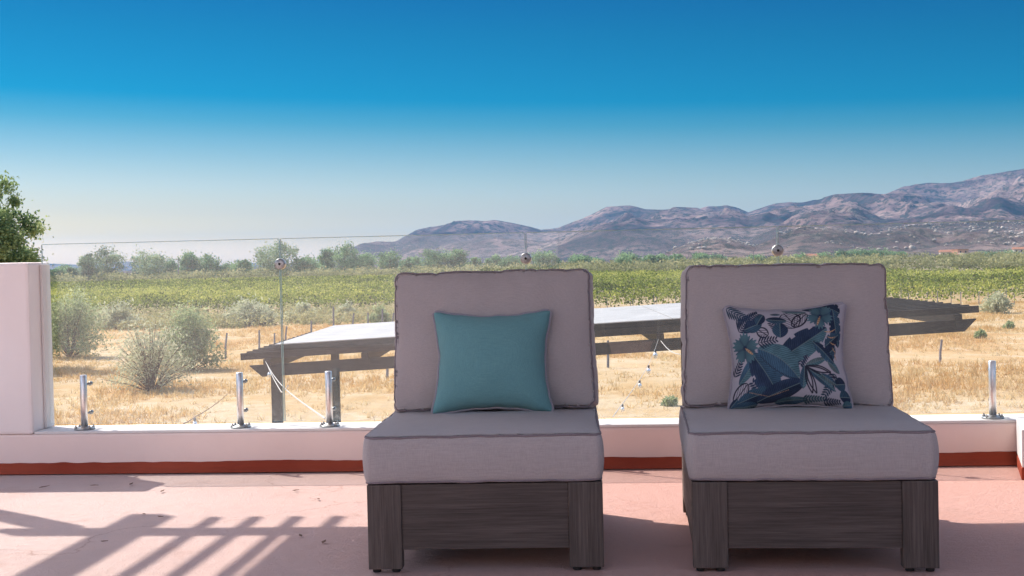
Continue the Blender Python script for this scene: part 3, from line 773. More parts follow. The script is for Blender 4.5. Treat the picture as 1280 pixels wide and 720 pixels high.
# floor slab
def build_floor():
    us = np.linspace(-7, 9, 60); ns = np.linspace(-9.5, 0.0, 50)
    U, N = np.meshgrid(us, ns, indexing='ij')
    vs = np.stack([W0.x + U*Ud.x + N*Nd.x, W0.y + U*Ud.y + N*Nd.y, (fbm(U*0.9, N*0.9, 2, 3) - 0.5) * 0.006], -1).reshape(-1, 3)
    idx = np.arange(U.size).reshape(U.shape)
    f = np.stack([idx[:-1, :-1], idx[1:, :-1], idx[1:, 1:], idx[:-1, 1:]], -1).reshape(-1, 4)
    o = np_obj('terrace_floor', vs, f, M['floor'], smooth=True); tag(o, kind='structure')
build_floor()
parapet = thing('parapet_wall', 'low pinkish white parapet wall along the terrace edge carrying the glass railing', 'wall', W0, WANG)
bm = bmesh.new(); box(bm, -7, 9, 0, TH, -3.6, SILL - 0.012, 0.012); obj('wall_body', bm, M['wall_bounce'], parapet)
bm = bmesh.new(); box(bm, uP + 0.004, 9, 0.004, TH + 0.01, SILL - 0.0121, SILL, 0.003); obj('sill', bm, M['sill'], parapet)
def band(parent, u0, u1, y=0.0, n=None, flip=1):
    n = n or int((u1 - u0) / 0.02); vs = []
    for i in range(n + 1):
        u = u0 + (u1 - u0) * i / n
        top = 0.048 + 0.010 * mnoise.noise(Vector((u * 2.3, 1, 0))) + 0.004 * mnoise.noise(Vector((u * 14, 3, 0))) + 0.0035*max(0, u)
        vs += [(u, y - 0.055, 0.004), (u, y - 0.020, 0.016), (u, y - 0.006, 0.034), (u, y - 0.003, top), (u, y, top)]
    f = []
    for i in range(n):
        for k in range(4): f.append([i*5+k, (i+1)*5+k, (i+1)*5+k+1, i*5+k+1])
    return np_obj('skirting', vs, f, M['redband'], parent, smooth=True)
band(parapet, -7, 9)
pillar = thing('wall_pillar', 'tall pinkish white wall block at the left end of the glass railing', 'wall pillar', wpt(uP, 0, 0), WANG)
bm = bmesh.new(); box(bm, -4.0, 0, -0.003, TH + 0.003, SILL - 0.011, PILH, 0.014); obj('pillar_body', bm, M['wall'], pillar)
bm = bmesh.new(); box(bm, 0.001, 0.014, 0.115, 0.200, SILL + 0.003, PILH - 0.01, 0.003); obj('side_channel', bm, M['sill'], pillar)
# low return wall at the right edge
pe = on_level(1277.6, 600)
du = (pe - W0).dot(Ud); dn = (pe - W0).dot(Nd)
ret = thing('low_return_wall', 'low white return wall with a terracotta foot at the right picture edge', 'wall', wpt(du, 0, 0), WANG)
pw = on_level(1276.5, 583); duw = (pw - W0).dot(Ud) - du
def skew(z0, z1, e, mat, nm):
    bm = bmesh.new(); box(bm, 0.0 - e, 0.4, dn - e, -0.002 - (0.055 if e else 0), z0, z1, 0.006)
    for v in bm.verts: v.co.x += duw * (v.co.y - dn) / (0 - dn)
    obj(nm, bm, mat, ret)
skew(0.05, SILL + 0.012, 0, M['sill'], 'wall_body'); skew(0.0, 0.0502, 0.003, M['redband'], 'skirting')
house_bounce = bpy.data.objects.new('unseen_house_bounce', None); COL.objects.link(house_bounce); house_bounce.location = W0; house_bounce.rotation_euler.z = WANG; tag(house_bounce, kind='structure')  # unseen house front, added to bounce sunlight back onto the chairs
bm = bmesh.new(); box(bm, -9, -0.2, -8.6, -8.4, 0, 3.2, 0.01); box(bm, -0.19, 9, -8.6, -8.4, 2.35, 3.2, 0.01); obj('wall', bm, M['wall'], house_bounce)
for k in range(7):
    bm = bmesh.new(); box(bm, -0.15 + k*1.3, 1.10 + k*1.3, -8.52, -8.50, 0.02, 2.33); obj('added_dark_door', bm, M['window'], house_bounce)  # unseen dark doors, added to darken what the railing glass reflects
    bm = bmesh.new(); box(bm, -0.19 + k*1.3, -0.155 + k*1.3, -8.55, -8.44, 0, 2.345, 0.004); obj('added_door_frame', bm, M['black'], house_bounce)

# glass railing
GN = 0.150                                               # glass plane behind the wall face
GT = 0.010
seams = [on_wallplane(x, y, GN)[0] for x, y in ((54, 420), (352.5, 420), (657, 310), (972, 300), (1290, 400))]
seams.append(seams[-1] + (seams[-1] - seams[-2]))
ztopL = on_wallplane(100, 305.5, GN)[1]; ztopR = on_wallplane(1270, 275.5, GN)[1]; GTOP = 0.5 * (ztopL + ztopR)
print('glass top', ztopL, ztopR, 'seams', seams, 'pillar h', PILH)
glabs = ['clear glass screen next to the white wall pillar', 'clear glass screen left of the middle connector, partly behind the left chair',
         'clear glass screen in the gap between the two chairs', 'clear glass screen at the right behind the patterned pillow chair', 'clear glass screen running out of the picture at the right']
for i in range(5):
    a, b = seams[i] + 0.005, seams[i+1] - 0.005
    t = thing('glass_screen', glabs[i], 'glass screen', wpt((a+b)/2, GN, SILL), WANG, 'glass screens of the railing')
    hw = (b - a) / 2; z0 = 0.016; z1 = GTOP - SILL
    bm = bmesh.new(); box(bm, -hw, hw, 0, GT, z0, z1); obj('pane', bm, M['glass'], t)
    bm = bmesh.new()                                     # ground green edges of the pane
    e = 0.0026
    box(bm, -hw - e - 0.0005, -hw - 0.0005, 0.001, GT - 0.001, z0, z1); box(bm, hw + 0.0005, hw + e + 0.0005, 0.001, GT - 0.001, z0, z1)
    box(bm, -hw, hw, 0.001, GT - 0.001, z1 + 0.0005, z1 + e + 0.0005)
    obj('polished_edge', bm, M['glass_edge'], t)
for i, (px, py) in enumerate(((351, 330), (660, 323), (973, 313))):
    u, z = on_wallplane(px, py, GN); u = seams[i+1]
    t = thing('glass_connector', ['round steel connector on the left glass seam', 'round steel connector above the left chair', 'round steel connector above the right chair'][i],
              'glass connector', wpt(u, GN, z), WANG, 'round connectors on the glass seams')
    rx = Matrix.Rotation(R(90), 3, 'X')
    bm = bmesh.new(); lathe(bm, [(0.018, -0.001), (0.024, 0.001), (0.026, 0.005), (0.0245, 0.010), (0.020, 0.012), (0.001, 0.0122)], 24, (0, -0.0005, 0), rx); obj('front_disc', bm, M['steel_dull'], t, True)
    bm = bmesh.new(); lathe(bm, [(0.018, 0.0), (0.026, 0.005), (0.020, 0.012), (0.001, 0.0122)], 24, (0, GT + 0.013, 0), rx); obj('rear_disc', bm, M['steel'], t, True)
    bm = bmesh.new(); lathe(bm, [(0.004, 0.0), (0.006, 0.001), (0.005, 0.003), (0.001, 0.0032)], 10, (0, -0.0128, 0), rx); obj('screw', bm, M['black'], t, True)
# short steel posts
pp = [((106, 540), (104, 472), 'short steel railing post nearest the wall pillar'), ((301, 534), (298, 467), 'short steel railing post just left of the left glass seam'),
      ((412, 531), (409, 463), 'short steel railing post between the left glass seam and the left chair'), ((606, 525), (604, 459), 'short steel railing post hidden behind the left chair, left one'),
      ((714, 523), (713, 456), 'short steel railing post hidden behind the left chair, right one'), ((915, 519), (914, 453), 'short steel railing post hidden behind the right chair, left one'),
      ((1028, 517), (1027, 451), 'short steel railing post hidden behind the right chair, right one'), ((1241, 514), (1239, 447), 'short steel railing post right of the right chair')]
PN = 0.065
PH = np.mean([on_wallplane(a[1][0], a[1][1], PN)[1] for a in (pp[0], pp[1], pp[2], pp[7])]) - SILL
print('post h', PH)
def make_post():
    t = thing('railing_post', pp[0][2], 'railing post', (0, 0, 0), WANG, 'short steel posts holding the glass')
    bm = bmesh.new(); tube(bm, [(0, 0, 0.004), (0, 0, PH*0.5), (0, 0, PH - 0.002), (0, 0, PH)], [0.0158, 0.0158, 0.0158, 0.0140], 24); obj('tube', bm, M['steel'], t, True)
    bm = bmesh.new(); lathe(bm, [(0.047, 0.001), (0.047, 0.006), (0.043, 0.009), (0.022, 0.010), (0.018, 0.016)], 24); obj('flange', bm, M['steel_dull'], t, True)
    for sx, sy in ((1, -1), (-1, -1), (1, 1), (-1, 1)):
        bm = bmesh.new(); lathe(bm, [(0.008, 0.009), (0.008, 0.014), (0.004, 0.016), (0.004, 0.021)], 6, (sx*0.033, sy*0.022, 0)); obj('bolt', bm, M['steel_dull'], t)
    for z in (PH - 0.045, 0.075):
        bm = bmesh.new(); rx = Matrix.Rotation(R(-90), 3, 'X')
        lathe(bm, [(0.006, 0.0), (0.006, 0.050), (0.010, 0.051), (0.010, 0.066)], 12, (0.009, 0.0, z), rx); obj('clamp', bm, M['steel_dull'], t, True)
    return t
post0 = make_post()
for i, (b, tp, lab) in enumerate(pp):
    p = post0 if i == 0 else copy_tree(post0)
    u, _ = on_wallplane(b[0], b[1], PN); p.location = wpt(u, PN, SILL); p['label'] = lab

# ------------------------------------------------------------------ terrace pergola overhead (casts the slatted shadow)
RH = 2.50
def up(px, py, h=RH):                                   # the point overhead that shades this floor spot
    p = on_level(px, py, 0); return Vector((p.x - SHX*h, p.y - SHY*h, h))
def uw(p): q = p - W0; return q.dot(Ud), q.dot(Nd)
ub, nb = uw(up(110, 671.5)); _, nb2 = uw(up(1270, 663))
u0b, _ = uw(up(20, 671)); nb = 0.5 * (nb + nb2) + 0.02
print('beam n', nb, nb2, 'u0', u0b)
tp = thing('terrace_pergola', 'dark timber pergola over the terrace that casts the slatted shadow', 'pergola', wpt(0, 0, 0), WANG)
bm = bmesh.new(); box(bm, u0b, 8.0, nb - 0.03, nb + 0.03, RH - 0.16, RH, 0.004); obj('beam', bm, M['tbeam'], tp)
us_side, _ = uw(up(131, 678, RH - 0.055))
bm = bmesh.new(); box(bm, us_side - 0.045, us_side + 0.045, nb - 3.3, nb - 0.05, RH - 0.13, RH + 0.02, 0.003); obj('side_beam', bm, M['tbeam'], tp)
bm = bmesh.new(); ut, _ = uw(up(168, 657, RH + 0.05)); box(bm, ut - 0.062, ut + 0.062, nb - 0.05, nb + 0.37, RH + 0.003, RH + 0.10, 0.003); obj('beam_tail', bm, M['tbeam'], tp)
upost, npost = uw(up(112, 668))
bm = bmesh.new(); box(bm, upost - 0.05, upost + 0.05, npost - 0.05, npost + 0.05, 0.0, RH - 0.162, 0.004); obj('post', bm, M['tbeam'], tp)
bm = bmesh.new(); box(bm, u0b, 8.0, nb - 3.16, nb - 3.10, RH - 0.16, RH, 0.004); obj('beam', bm, M['tbeam'], tp)
bm = bmesh.new(); box(bm, 7.4, 7.5, nb - 0.05, nb + 0.05, 0.0, RH - 0.162, 0.004); obj('post', bm, M['tbeam'], tp)
slat_u = [uw(up(232, 667))[0], uw(up(286, 667))[0], uw(up(341, 667))[0], uw(up(394, 667))[0]]
_, ntail = uw(up(300, 647, RH + 0.04))
sp_ = np.polyfit(range(4), slat_u, 1); print('slats', slat_u, 'tail', ntail)
k = 0
sheet_u = uw(up(351, 678, RH + 0.05))[0]
while k < 52:
    u = sp_[1] + sp_[0] * k
    tail = ntail if k < 4 else nb + 0.02
    bm = bmesh.new(); box(bm, u - 0.017, u + 0.017, nb - 3.3, tail, RH + 0.003, RH + 0.043, 0.002); obj('slat', bm, M['tbeam'], tp); k += 1
bm = bmesh.new(); box(bm, sheet_u, 7.9, nb - 3.1, nb - 0.005, RH + 0.046, RH + 0.056); obj('roof_sheet', bm, M['panel'], tp)

# ------------------------------------------------------------------ chairs
CW, CD = 0.71, 0.88
def cushion(name, w, d, h, mat, parent, seed, puff_top=0.02, puff_side=0.012, bow=0.010, loc=(0, 0, 0), rot=None, piping_faces=(1, -1), sag=0.0, wr=1.0, corner=0.035, taper=0.0):
    """box cushion: w along x, d along y, h along z, centred; welt piping round both big faces"""
    a, b, c = w/2, d/2, h/2; ro, rv = corner, 0.016
    S = Vector((seed * 3.1, seed * 1.7, seed * 0.9))
    def deform(x, y, z):
        fx, fy, fz = x/a, y/b, z/c
        ex, ey = max(0, 1 - fx*fx), max(0, 1 - fy*fy)
        z2 = z + math.copysign(1, fz) * abs(fz) * puff_top * (ex * ey) ** 0.55 - sag * ex * ey
        bul = puff_side * (1 - min(1, fz*fz)) 
        nx = x + (bul * (1 if fx > 0 else -1) * max(0, abs(fx)-0.5) * 2) - math.copysign(bow, fx) * abs(fx)**3 * (ey ** 0.8) * abs(fz)
        ny = y + (bul * (1 if fy > 0 else -1) * max(0, abs(fy)-0.5) * 2) - math.copysign(bow, fy) * abs(fy)**3 * (ex ** 0.8) * abs(fz)
        # soft unevenness of the filling, plus short creases drawn by the seam
        q = Vector((x, y, z))
        n1 = mnoise.noise(q * 5 + S); n2 = mnoise.noise(q * 13 + S)
        z2 += 0.007 * n1 * wr * (0.4 + ex*ey) + 0.0024 * n2 * wr
        nx += 0.004 * mnoise.noise(q * 6 + S * 2) * wr; ny += 0.004 * mnoise.noise(q * 6 - S) * wr
        edge = max(abs(fx), abs(fy)) ** 8
        cre = mnoise.noise(Vector((x*38, y*38, z*3)) + S); cre2 = max(0, cre) ** 1.5
        side = (1 - min(1, abs(fz))) 
        nx -= math.copysign(1, fx) * 0.0065 * cre2 * (abs(fx) ** 10) * wr; ny -= math.copysign(1, fy) * 0.0065 * cre2 * (abs(fy) ** 10) * wr
        near = max(0.0, 1 - min(abs(1-abs(fx))*a, abs(1-abs(fy))*b) / 0.07)
        z2 -= math.copysign(1, fz) * 0.0035 * max(0, mnoise.noise(Vector((x*26, y*26, 0)) + S*1.3)) * near * wr * (1 if abs(fz) > 0.5 else 0)
        nx *= 1 - taper * fy
        return Vector((nx, ny, z2))
    bm = bmesh.new(); NX, NY, NZ = 64, int(64 * d / w), 14
    grid = {}
    def V(i, j, k):
        if (i, j, k) in grid: return grid[(i, j, k)]
        x = (2*i/NX - 1); y = (2*j/NY - 1); z = (2*k/NZ - 1)
        # crowd vertices toward the edges
        x = math.sin(x * math.pi/2 * 0.86) / math.sin(math.pi/2*0.86); y = math.sin(y * math.pi/2 * 0.86) / math.sin(math.pi/2*0.86); z = math.sin(z*math.pi/2*0.9)/math.sin(math.pi/2*0.9)
        p = Vector((x*a, y*b, z*c))
        inn = Vector((max(-a+ro, min(a-ro, p.x)), max(-b+ro, min(b-ro, p.y)), 0)); dlt = Vector((p.x, p.y, 0)) - inn
        if dlt.length > 1e-6 and inn.x != p.x and inn.y != p.y:
            m = max(abs(dlt.x), abs(dlt.y)); dlt = dlt.normalized() * m; 
        p2 = inn + dlt if dlt.length > 1e-6 else Vector((p.x, p.y, 0))
        # small roundover towards the big faces
        zz = p.z; ex_ = c - rv
        if abs(zz) > ex_:
            tt = (abs(zz) - ex_) / rv; out = max(abs(x), abs(y))
            if out > 0.999:
                shrink = rv * (1 - math.sqrt(max(0, 1 - tt*tt))) * 0.7
                ctr = Vector((0, 0, 0)); dd = (p2 - inn).normalized() if (p2 - inn).length > 1e-6 else Vector((0, 0, 0))
                p2 = p2 - dd * shrink
        v = bm.verts.new(deform(p2.x, p2.y, zz)); grid[(i, j, k)] = v; return v
    for k in (0, NZ):
        for i in range(NX):
            for j in range(NY):
                q = (V(i,j,k), V(i+1,j,k), V(i+1,j+1,k), V(i,j+1,k)); bm.faces.new(q if k else q[::-1])
    for k in range(NZ):
        for i in range(NX):
            bm.faces.new((V(i,0,k), V(i+1,0,k), V(i+1,0,k+1), V(i,0,k+1))); bm.faces.new((V(i+1,NY,k), V(i,NY,k), V(i,NY,k+1), V(i+1,NY,k+1)))
        for j in range(NY):
            bm.faces.new((V(0,j+1,k), V(0,j,k), V(0,j,k+1), V(0,j+1,k+1))); bm.faces.new((V(NX,j,k), V(NX,j+1,k), V(NX,j+1,k+1), V(NX,j,k+1)))
    o = obj(name, bm, mat, parent, True, loc)
    if rot: o.rotation_euler = rot
    for s in piping_faces:
        pts = []; n = 220
        per = []
        for i in range(n):
            th = 2*math.pi*i/n; 
            # superellipse-like rounded rectangle by arc parameter
            L = [(a-ro)*2, (b-ro)*2]; arc = math.pi*ro/2; tot = 2*L[0] + 2*L[1] + 4*arc; sl = tot*i/n
            segs = [('l', (-a+ro, -b), (1, 0), L[0]), ('a', (a-ro, -b+ro), -90, arc), ('l', (a, -b+ro), (0, 1), L[1]), ('a', (a-ro, b-ro), 0, arc),
                    ('l', (a-ro, b), (-1, 0), L[0]), ('a', (-a+ro, b-ro), 90, arc), ('l', (-a, b-ro), (0, -1), L[1]), ('a', (-a+ro, -b+ro), 180, arc)]
            for sg in segs:
                if sl <= sg[3]:
                    if sg[0] == 'l': x, y = sg[1][0] + sg[2][0]*sl, sg[1][1] + sg[2][1]*sl
                    else:
                        an = R(sg[2]) + sl/ro; x, y = sg[1][0] + ro*math.cos(an), sg[1][1] + ro*math.sin(an)
                    break
                sl -= sg[3]
            f = 1 - 0.003 / max(a, b)
            p = deform(x * f, y * f, s * (c - 0.004))
            pts.append(p)
        pts += pts[:2]
        bm = bmesh.new(); tube(bm, pts, 0.0036, 6, False); obj('piping', bm, M['piping'], o, True)
    return o
def make_chair(label, loc, rotz, seed, tilt=0.0):
    t = thing('lounge_chair', label, 'lounge chair', loc, rotz, 'two armless lounge chairs side by side')
    # origin: middle of the front edge on the floor; y runs to the back
    FH, LW, FT = 0.268, 0.103, 0.012
    hw = CW/2
    for sx in (-1, 1):
        x0, x1 = (-hw, -hw+LW) if sx < 0 else (hw-LW, hw)
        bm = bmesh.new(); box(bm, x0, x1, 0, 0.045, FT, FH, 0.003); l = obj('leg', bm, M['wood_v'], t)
        bm = bmesh.new(); box(bm, x0, x1, CD-0.045, CD, FT, FH, 0.003); l2 = obj('leg', bm, M['wood_v'], t)
        for par, yc in ((l, 0.024), (l2, CD-0.024)):
            for q in (0.022, LW-0.022):
                bm = bmesh.new(); lathe(bm, [(0.011, 0.0), (0.013, 0.002), (0.013, FT-0.0005), (0.009, FT)], 14, (x0 + q, yc, 0)); obj('foot_pad', bm, M['black'], par, True)
        xs = (-hw, -hw+0.028) if sx < 0 else (hw-0.028, hw)
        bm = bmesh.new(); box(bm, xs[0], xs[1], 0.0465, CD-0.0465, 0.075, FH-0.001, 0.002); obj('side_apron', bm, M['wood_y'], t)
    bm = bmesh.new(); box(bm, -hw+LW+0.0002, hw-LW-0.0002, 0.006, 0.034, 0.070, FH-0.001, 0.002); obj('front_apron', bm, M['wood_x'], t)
    bm = bmesh.new(); box(bm, -hw+LW+0.0002, hw-LW-0.0002, CD-0.034, CD-0.006, 0.070, FH-0.001, 0.002); obj('rear_apron', bm, M['wood_x'], t)
    for i in range(7):
        y = 0.09 + i * 0.115; bm = bmesh.new(); box(bm, -hw+0.03, hw-0.03, y, y+0.06, FH-0.034, FH-0.018, 0.002); obj('seat_slat', bm, M['wood_x'], t)
    # reclined frame back
    br = Matrix.Translation((0, CD-0.055, FH)) @ Matrix.Rotation(R(-9), 4, 'X')
    for x0 in (-hw + 0.005, hw - 0.05):
        bm = bmesh.new(); box(bm, x0, x0+0.045, 0, 0.03, 0.002, 0.44, 0.003, br); obj('back_post', bm, M['wood_v'], t)
    for i in range(4):
        z = 0.06 + i * 0.10; bm = bmesh.new(); box(bm, -hw+0.052, hw-0.052, 0.004, 0.024, z, z+0.06, 0.002, br); obj('back_slat', bm, M['wood_x'], t)
    SH = 0.142
    sc = cushion('seat_cushion', CW + 0.006, 0.76, SH, M['fabric'], t, seed, 0.014, 0.007, 0.003, loc=(-0.004, 0.375, FH + SH/2 + 0.004), wr=0.8, corner=0.03)
    BH, BT = 0.49, 0.165
    bc = cushion('back_cushion', 0.694, BH, BT, M['fabric'], t, seed + 11, 0.055, 0.008, 0.004, wr=2.0, corner=0.032, taper=0.014)
    bc.matrix_parent_inverse = Matrix.Identity(4)
    bc.location = (-0.001, 0.710, FH + SH + BH/2 - 0.006)
    bc.rotation_euler = (R(90 - 9), R(tilt), 0)
    return t, bc
def chair_place(FLpx, FRpx):
    a = on_level(*FLpx); b = on_level(*FRpx); return a, b
def place_from(FLpx, FRpx, ang):
    a, b = chair_place(FLpx, FRpx); c = (a + b) / 2
    d = Vector((math.cos(ang), math.sin(ang), 0))
    print('chair w', (b - a).length, 'ang', math.degrees(math.atan2((b-a).y, (b-a).x)), c)
    return c
CH = [((461.5, 716.5), (755.5, 714.5), R(-2.6), 'mauve grey armless lounge chair on the left with the plain teal pillow', 1, -0.5),
      ((869.5, 714.0), (1173.5, 717.5), R(-5.6), 'mauve grey armless lounge chair on the right with the leaf patterned pillow', 4, 0.6)]
chairs = []
for fl, fr, ang, lab, seed, tilt in CH:
    c = place_from(fl, fr, ang); chairs.append(make_chair(lab, (c.x, c.y, 0), ang, seed, tilt))

# throw pillows: knife-edge square with pulled-out corners
def pillow_shape(u, v, side, S, T, seed):
    """u, v in -1..1; front side = -1 (towards -y)"""
    k = 0.155
    x = u * S/2 * (1 - k * (1 - v*v) * abs(u)**1.5 * 1.0); z = v * S/2 * (1 - k * (1 - u*u) * abs(v)**1.5)
    e = max(0, (1 - u**2)) ** 0.55 * max(0, (1 - v**2)) ** 0.55
    th = T/2 * e ** 0.85
    q = Vector((x * 9, z * 9, seed + side))
    near = (1 - min(1, min(1-abs(u), 1-abs(v)) / 0.35))
    th += e * 0.006 * mnoise.noise(q) + 0.006 * near * mnoise.noise(Vector((x*30, z*30, seed*2 + side))) * e**0.3 * (0 if max(abs(u), abs(v)) > 0.999 else 1)
    rip = 0.0035 * mnoise.noise(Vector((x*17, z*17, seed*3)))
    z += rip * (abs(v) ** 6) + 0.003*mnoise.noise(Vector((x*30, 0, seed)))*abs(v)**6; x += rip * (abs(u) ** 6)
    rc = 1 - 0.055 * (u*u*v*v) ** 5; x *= rc; z *= rc
    return Vector((x, side * th, z))
def make_pillow(name, label, mat_front, mat_back, pipe_mat, loc, rot, S, T, seed, N=60, colors=None, asp=1.0):
    t = thing(name, label, 'pillow', loc); t.rotation_euler = rot
    for side, nm in ((-1, 'front_cover'), (1, 'back_cover')):
        n = N if side < 0 else 40
        uu = np.linspace(-1, 1, n + 1)
        vs = np.array([pillow_shape(u, v, side, S, T, seed)[:] for v in uu for u in uu]); vs[:, 2] *= asp
        idx = np.arange((n+1)**2).reshape(n+1, n+1)
        f = np.stack([idx[:-1, :-1], idx[:-1, 1:], idx[1:, 1:], idx[1:, :-1]], -1).reshape(-1, 4)
        if side > 0: f = f[:, ::-1]
        o = np_obj(nm, vs, f, mat_front if side < 0 else mat_back, t, smooth=True)
        if side < 0 and colors is not None:
            a = o.data.color_attributes.new('print', 'FLOAT_COLOR', 'POINT')
            a.data.foreach_set('color', colors.reshape(-1).astype(np.float32))
    pts = []
    m = 60
    loop = [(i/m*2-1, -1) for i in range(m)] + [(1, i/m*2-1) for i in range(m)] + [(1-i/m*2, 1) for i in range(m)] + [(-1, 1-i/m*2) for i in range(m)]
    for u, v in loop + loop[:2]:
        p = pillow_shape(u, v, -1, S + 0.004, T, seed); p.z *= asp
        # round the very corner
        cr_ = max(0, (abs(u) + abs(v) - 1.93) / 0.07); p.x *= 1 - 0.03 * cr_; p.z *= 1 - 0.03 * cr_; pts.append(p)
    bm = bmesh.new(); tube(bm, pts, 0.0042, 6, False); obj('piping', bm, pipe_mat, t, True)
    return t

# the leaf and hibiscus print, painted as colours on the weave of the cover
def leaf_print(n):
    r = np.random.default_rng(2)
    jj, ii = np.meshgrid(np.arange(n+1), np.arange(n+1)); 
    X = jj / n * 740 + 55; Y = (1 - ii / n) * 615 + 55          # the print's own square, x right, y down
    C = np.zeros((n+1, n+1, 4)); C[..., 3] = 1; C[..., :3] = (0.44, 0.41, 0.455)
    nz = fbm(X*0.02, Y*0.02, 5, 4); nf = fbm(X*0.07, Y*0.07, 6, 3)
    navy = np.array((0.018, 0.045, 0.10)); blue = np.array((0.045, 0.135, 0.225)); teal = np.array((0.095, 0.265, 0.335)); pale = np.array((0.22, 0.42, 0.46)); ink = np.array((0.02, 0.025, 0.05)); cream = np.array((0.55, 0.46, 0.27))
    def put(mask, col):
        m = np.clip(mask, 0, 1)[..., None]; C[..., :3] = C[..., :3] * (1 - m) + np.asarray(col) * np.array((0.9, 0.66, 0.62)) * m
    def frame(cx, cy, tx, ty):
        L = math.hypot(tx-cx, ty-cy); ax, ay = (tx-cx)/L, (ty-cy)/L
        s = ((X-cx)*ax + (Y-cy)*ay) / L; d = -(X-cx)*ay + (Y-cy)*ax
        return s, d, L
    def soft(v, w=2.5): return np.clip(v / w + 0.5, 0, 1)
    def leaf(cx, cy, tx, ty, w, c1, c2, veins=True, curve=0.0, outline=False, split=0, edge=0):
        s, d, L = frame(cx, cy, tx, ty); d = d - curve * L * np.sin(np.clip(s, 0, 1) * math.pi)
        W = w * np.sin(np.clip(s, 0, 1) * math.pi) ** 0.6
        if split: W = W * (1 - 0.22 * (np.sin(s * split * 6.283) > 0.75))
        inside = np.where((s > 0) & (s < 1), soft(W - np.abs(d)), 0)
        if outline:
            line = np.where((s > 0) & (s < 1), soft(5 - np.abs(W - np.abs(d))), 0)
            hat = inside * soft(2.2 - np.abs(((d + s * L * 0.6) % 17) - 8))
            put(np.maximum(line, hat * 0.9), ink); put(inside * soft(3 - np.abs(d)), ink); return
        col = np.where((d > 0)[..., None], c1, c2) * (0.55 + 0.9 * nz[..., None])
        stripe = 0.5 + 0.5 * np.sin((s * L - np.abs(d) * 0.9) * 0.42 + nf * 4)
        col = col * (0.60 + 0.62 * stripe[..., None])
        put(inside, col)
        if veins: put(inside * soft(2.0 - np.abs(d)), pale * 0.7)
        if edge: put(np.where((s > 0.1) & (s < 0.95), soft(4.5 - np.abs(W - 8 - d)), 0) * (np.sin(s * L * 0.7) > 0) * inside, ink)
    def frond(cx, cy, tx, ty, ln, c, n_=12, w=5):
        L = math.hypot(tx-cx, ty-cy); ax, ay = (tx-cx)/L, (ty-cy)/L
        for k in range(n_):
            f = k / (n_-1); bx, by = cx + (tx-cx)*f, cy + (ty-cy)*f; l = ln * (1 - 0.55 * f)
            for sg in (-1, 1):
                dx = ax*0.75 - ay*sg*0.9; dy = ay*0.75 + ax*sg*0.9
                leaf(bx, by, bx + dx*l, by + dy*l, w, c, c*0.7, False)
        leaf(cx, cy, tx, ty, 3, c, c, False)
    def flower(cx, cy, rad, a0, st):
        ang = np.arctan2(Y-cy, X-cx); rr = np.hypot(X-cx, Y-cy)
        pet = np.abs(np.cos((ang - a0) * 2.5)) ** 0.45; edge_ = rad * (0.62 + 0.38 * pet) * (0.95 + 0.1 * np.sin(ang * 23))
        ins = soft(edge_ - rr)
        col = teal * 0.85 * (0.75 + 0.5 * (0.5 + 0.5 * np.sin(ang * 46 + nz * 5)))[..., None] * (0.65 + 0.6 * (rr / rad))[..., None]
        put(ins, col); put(ins * soft(14 - rr, 10), navy); put(ins * (1 - pet) * 0.8, navy * 1.3)
        leaf(cx, cy, cx + st[0]*0.8, cy + st[1]*0.8, 7, cream, cream * 0.9, False)
    # order back to front
    frond(520, 300, 480, 420, 60, navy*1.2, 9, 6); frond(330, 640, 200, 520, 60, navy*1.3, 11, 6); frond(700, 480, 620, 600, 50, blue*0.7, 9, 6); frond(400, 260, 330, 180, 44, navy*1.3, 8, 5)
    leaf(410, 100, 470, 215, 62, ink, ink, outline=True); leaf(450, 210, 540, 110, 34, ink, ink, outline=True)
    leaf(240, 215, 305, 260, 30, ink, ink, outline=True); leaf(540, 250, 650, 230, 28, ink, ink, outline=True)
    frond(70, 75, 190, 150, 60, blue*0.8, 9, 6); frond(120, 225, 255, 105, 62, navy*1.5, 13, 6)
    leaf(160, 215, 275, 175, 42, blue, navy*1.4); leaf(245, 185, 290, 110, 30, navy, blue); leaf(300, 150, 420, 165, 26, blue, navy)
    leaf(375, 275, 380, 180, 46, navy*1.3, blue); leaf(330, 108, 390, 112, 10, blue, navy)
    leaf(400, 80, 540, 100, 16, pale*0.7, blue)
    leaf(520, 65, 640, 80, 28, navy, blue); leaf(620, 55, 750, 130, 50, blue, navy, split=4); leaf(700, 100, 745, 330, 44, navy*1.2, blue, split=5)
    leaf(350, 405, 660, 220, 76, teal*0.9, navy*1.3, split=3); leaf(640, 330, 745, 260, 42, navy, blue, split=4); leaf(615, 400, 720, 330, 44, blue, navy*1.2, split=3)
    leaf(650, 400, 735, 475, 22, pale*0.6, teal)
    for k in range(5): leaf(640 + k*18, 240 + k*30, 725, 225 + k*45, 3.5, cream*1.1, cream*1.1, False, curve=0.12)
    leaf(105, 520, 235, 365, 36, teal, blue*1.2); leaf(190, 350, 350, 610, 88, navy*1.7, blue, curve=-0.05, split=3); leaf(235, 330, 470, 505, 74, blue*1.2, teal*1.0, curve=-0.10, edge=1)
    frond(240, 300, 345, 285, 45, navy*1.2, 7, 5)
    leaf(85, 615, 165, 520, 40, ink, ink, outline=True)
    leaf(100, 630, 340, 570, 52, navy, blue*0.9, split=4); leaf(230, 640, 505, 520, 60, navy*0.9, navy*1.5, edge=1); leaf(80, 650, 235, 655, 28, pale*0.5, blue); leaf(60, 650, 110, 600, 22, blue, navy)
    leaf(510, 430, 640, 395, 20, teal, pale*0.6); leaf(490, 570, 505, 430, 24, teal, blue); leaf(515, 440, 690, 580, 22, blue, teal)
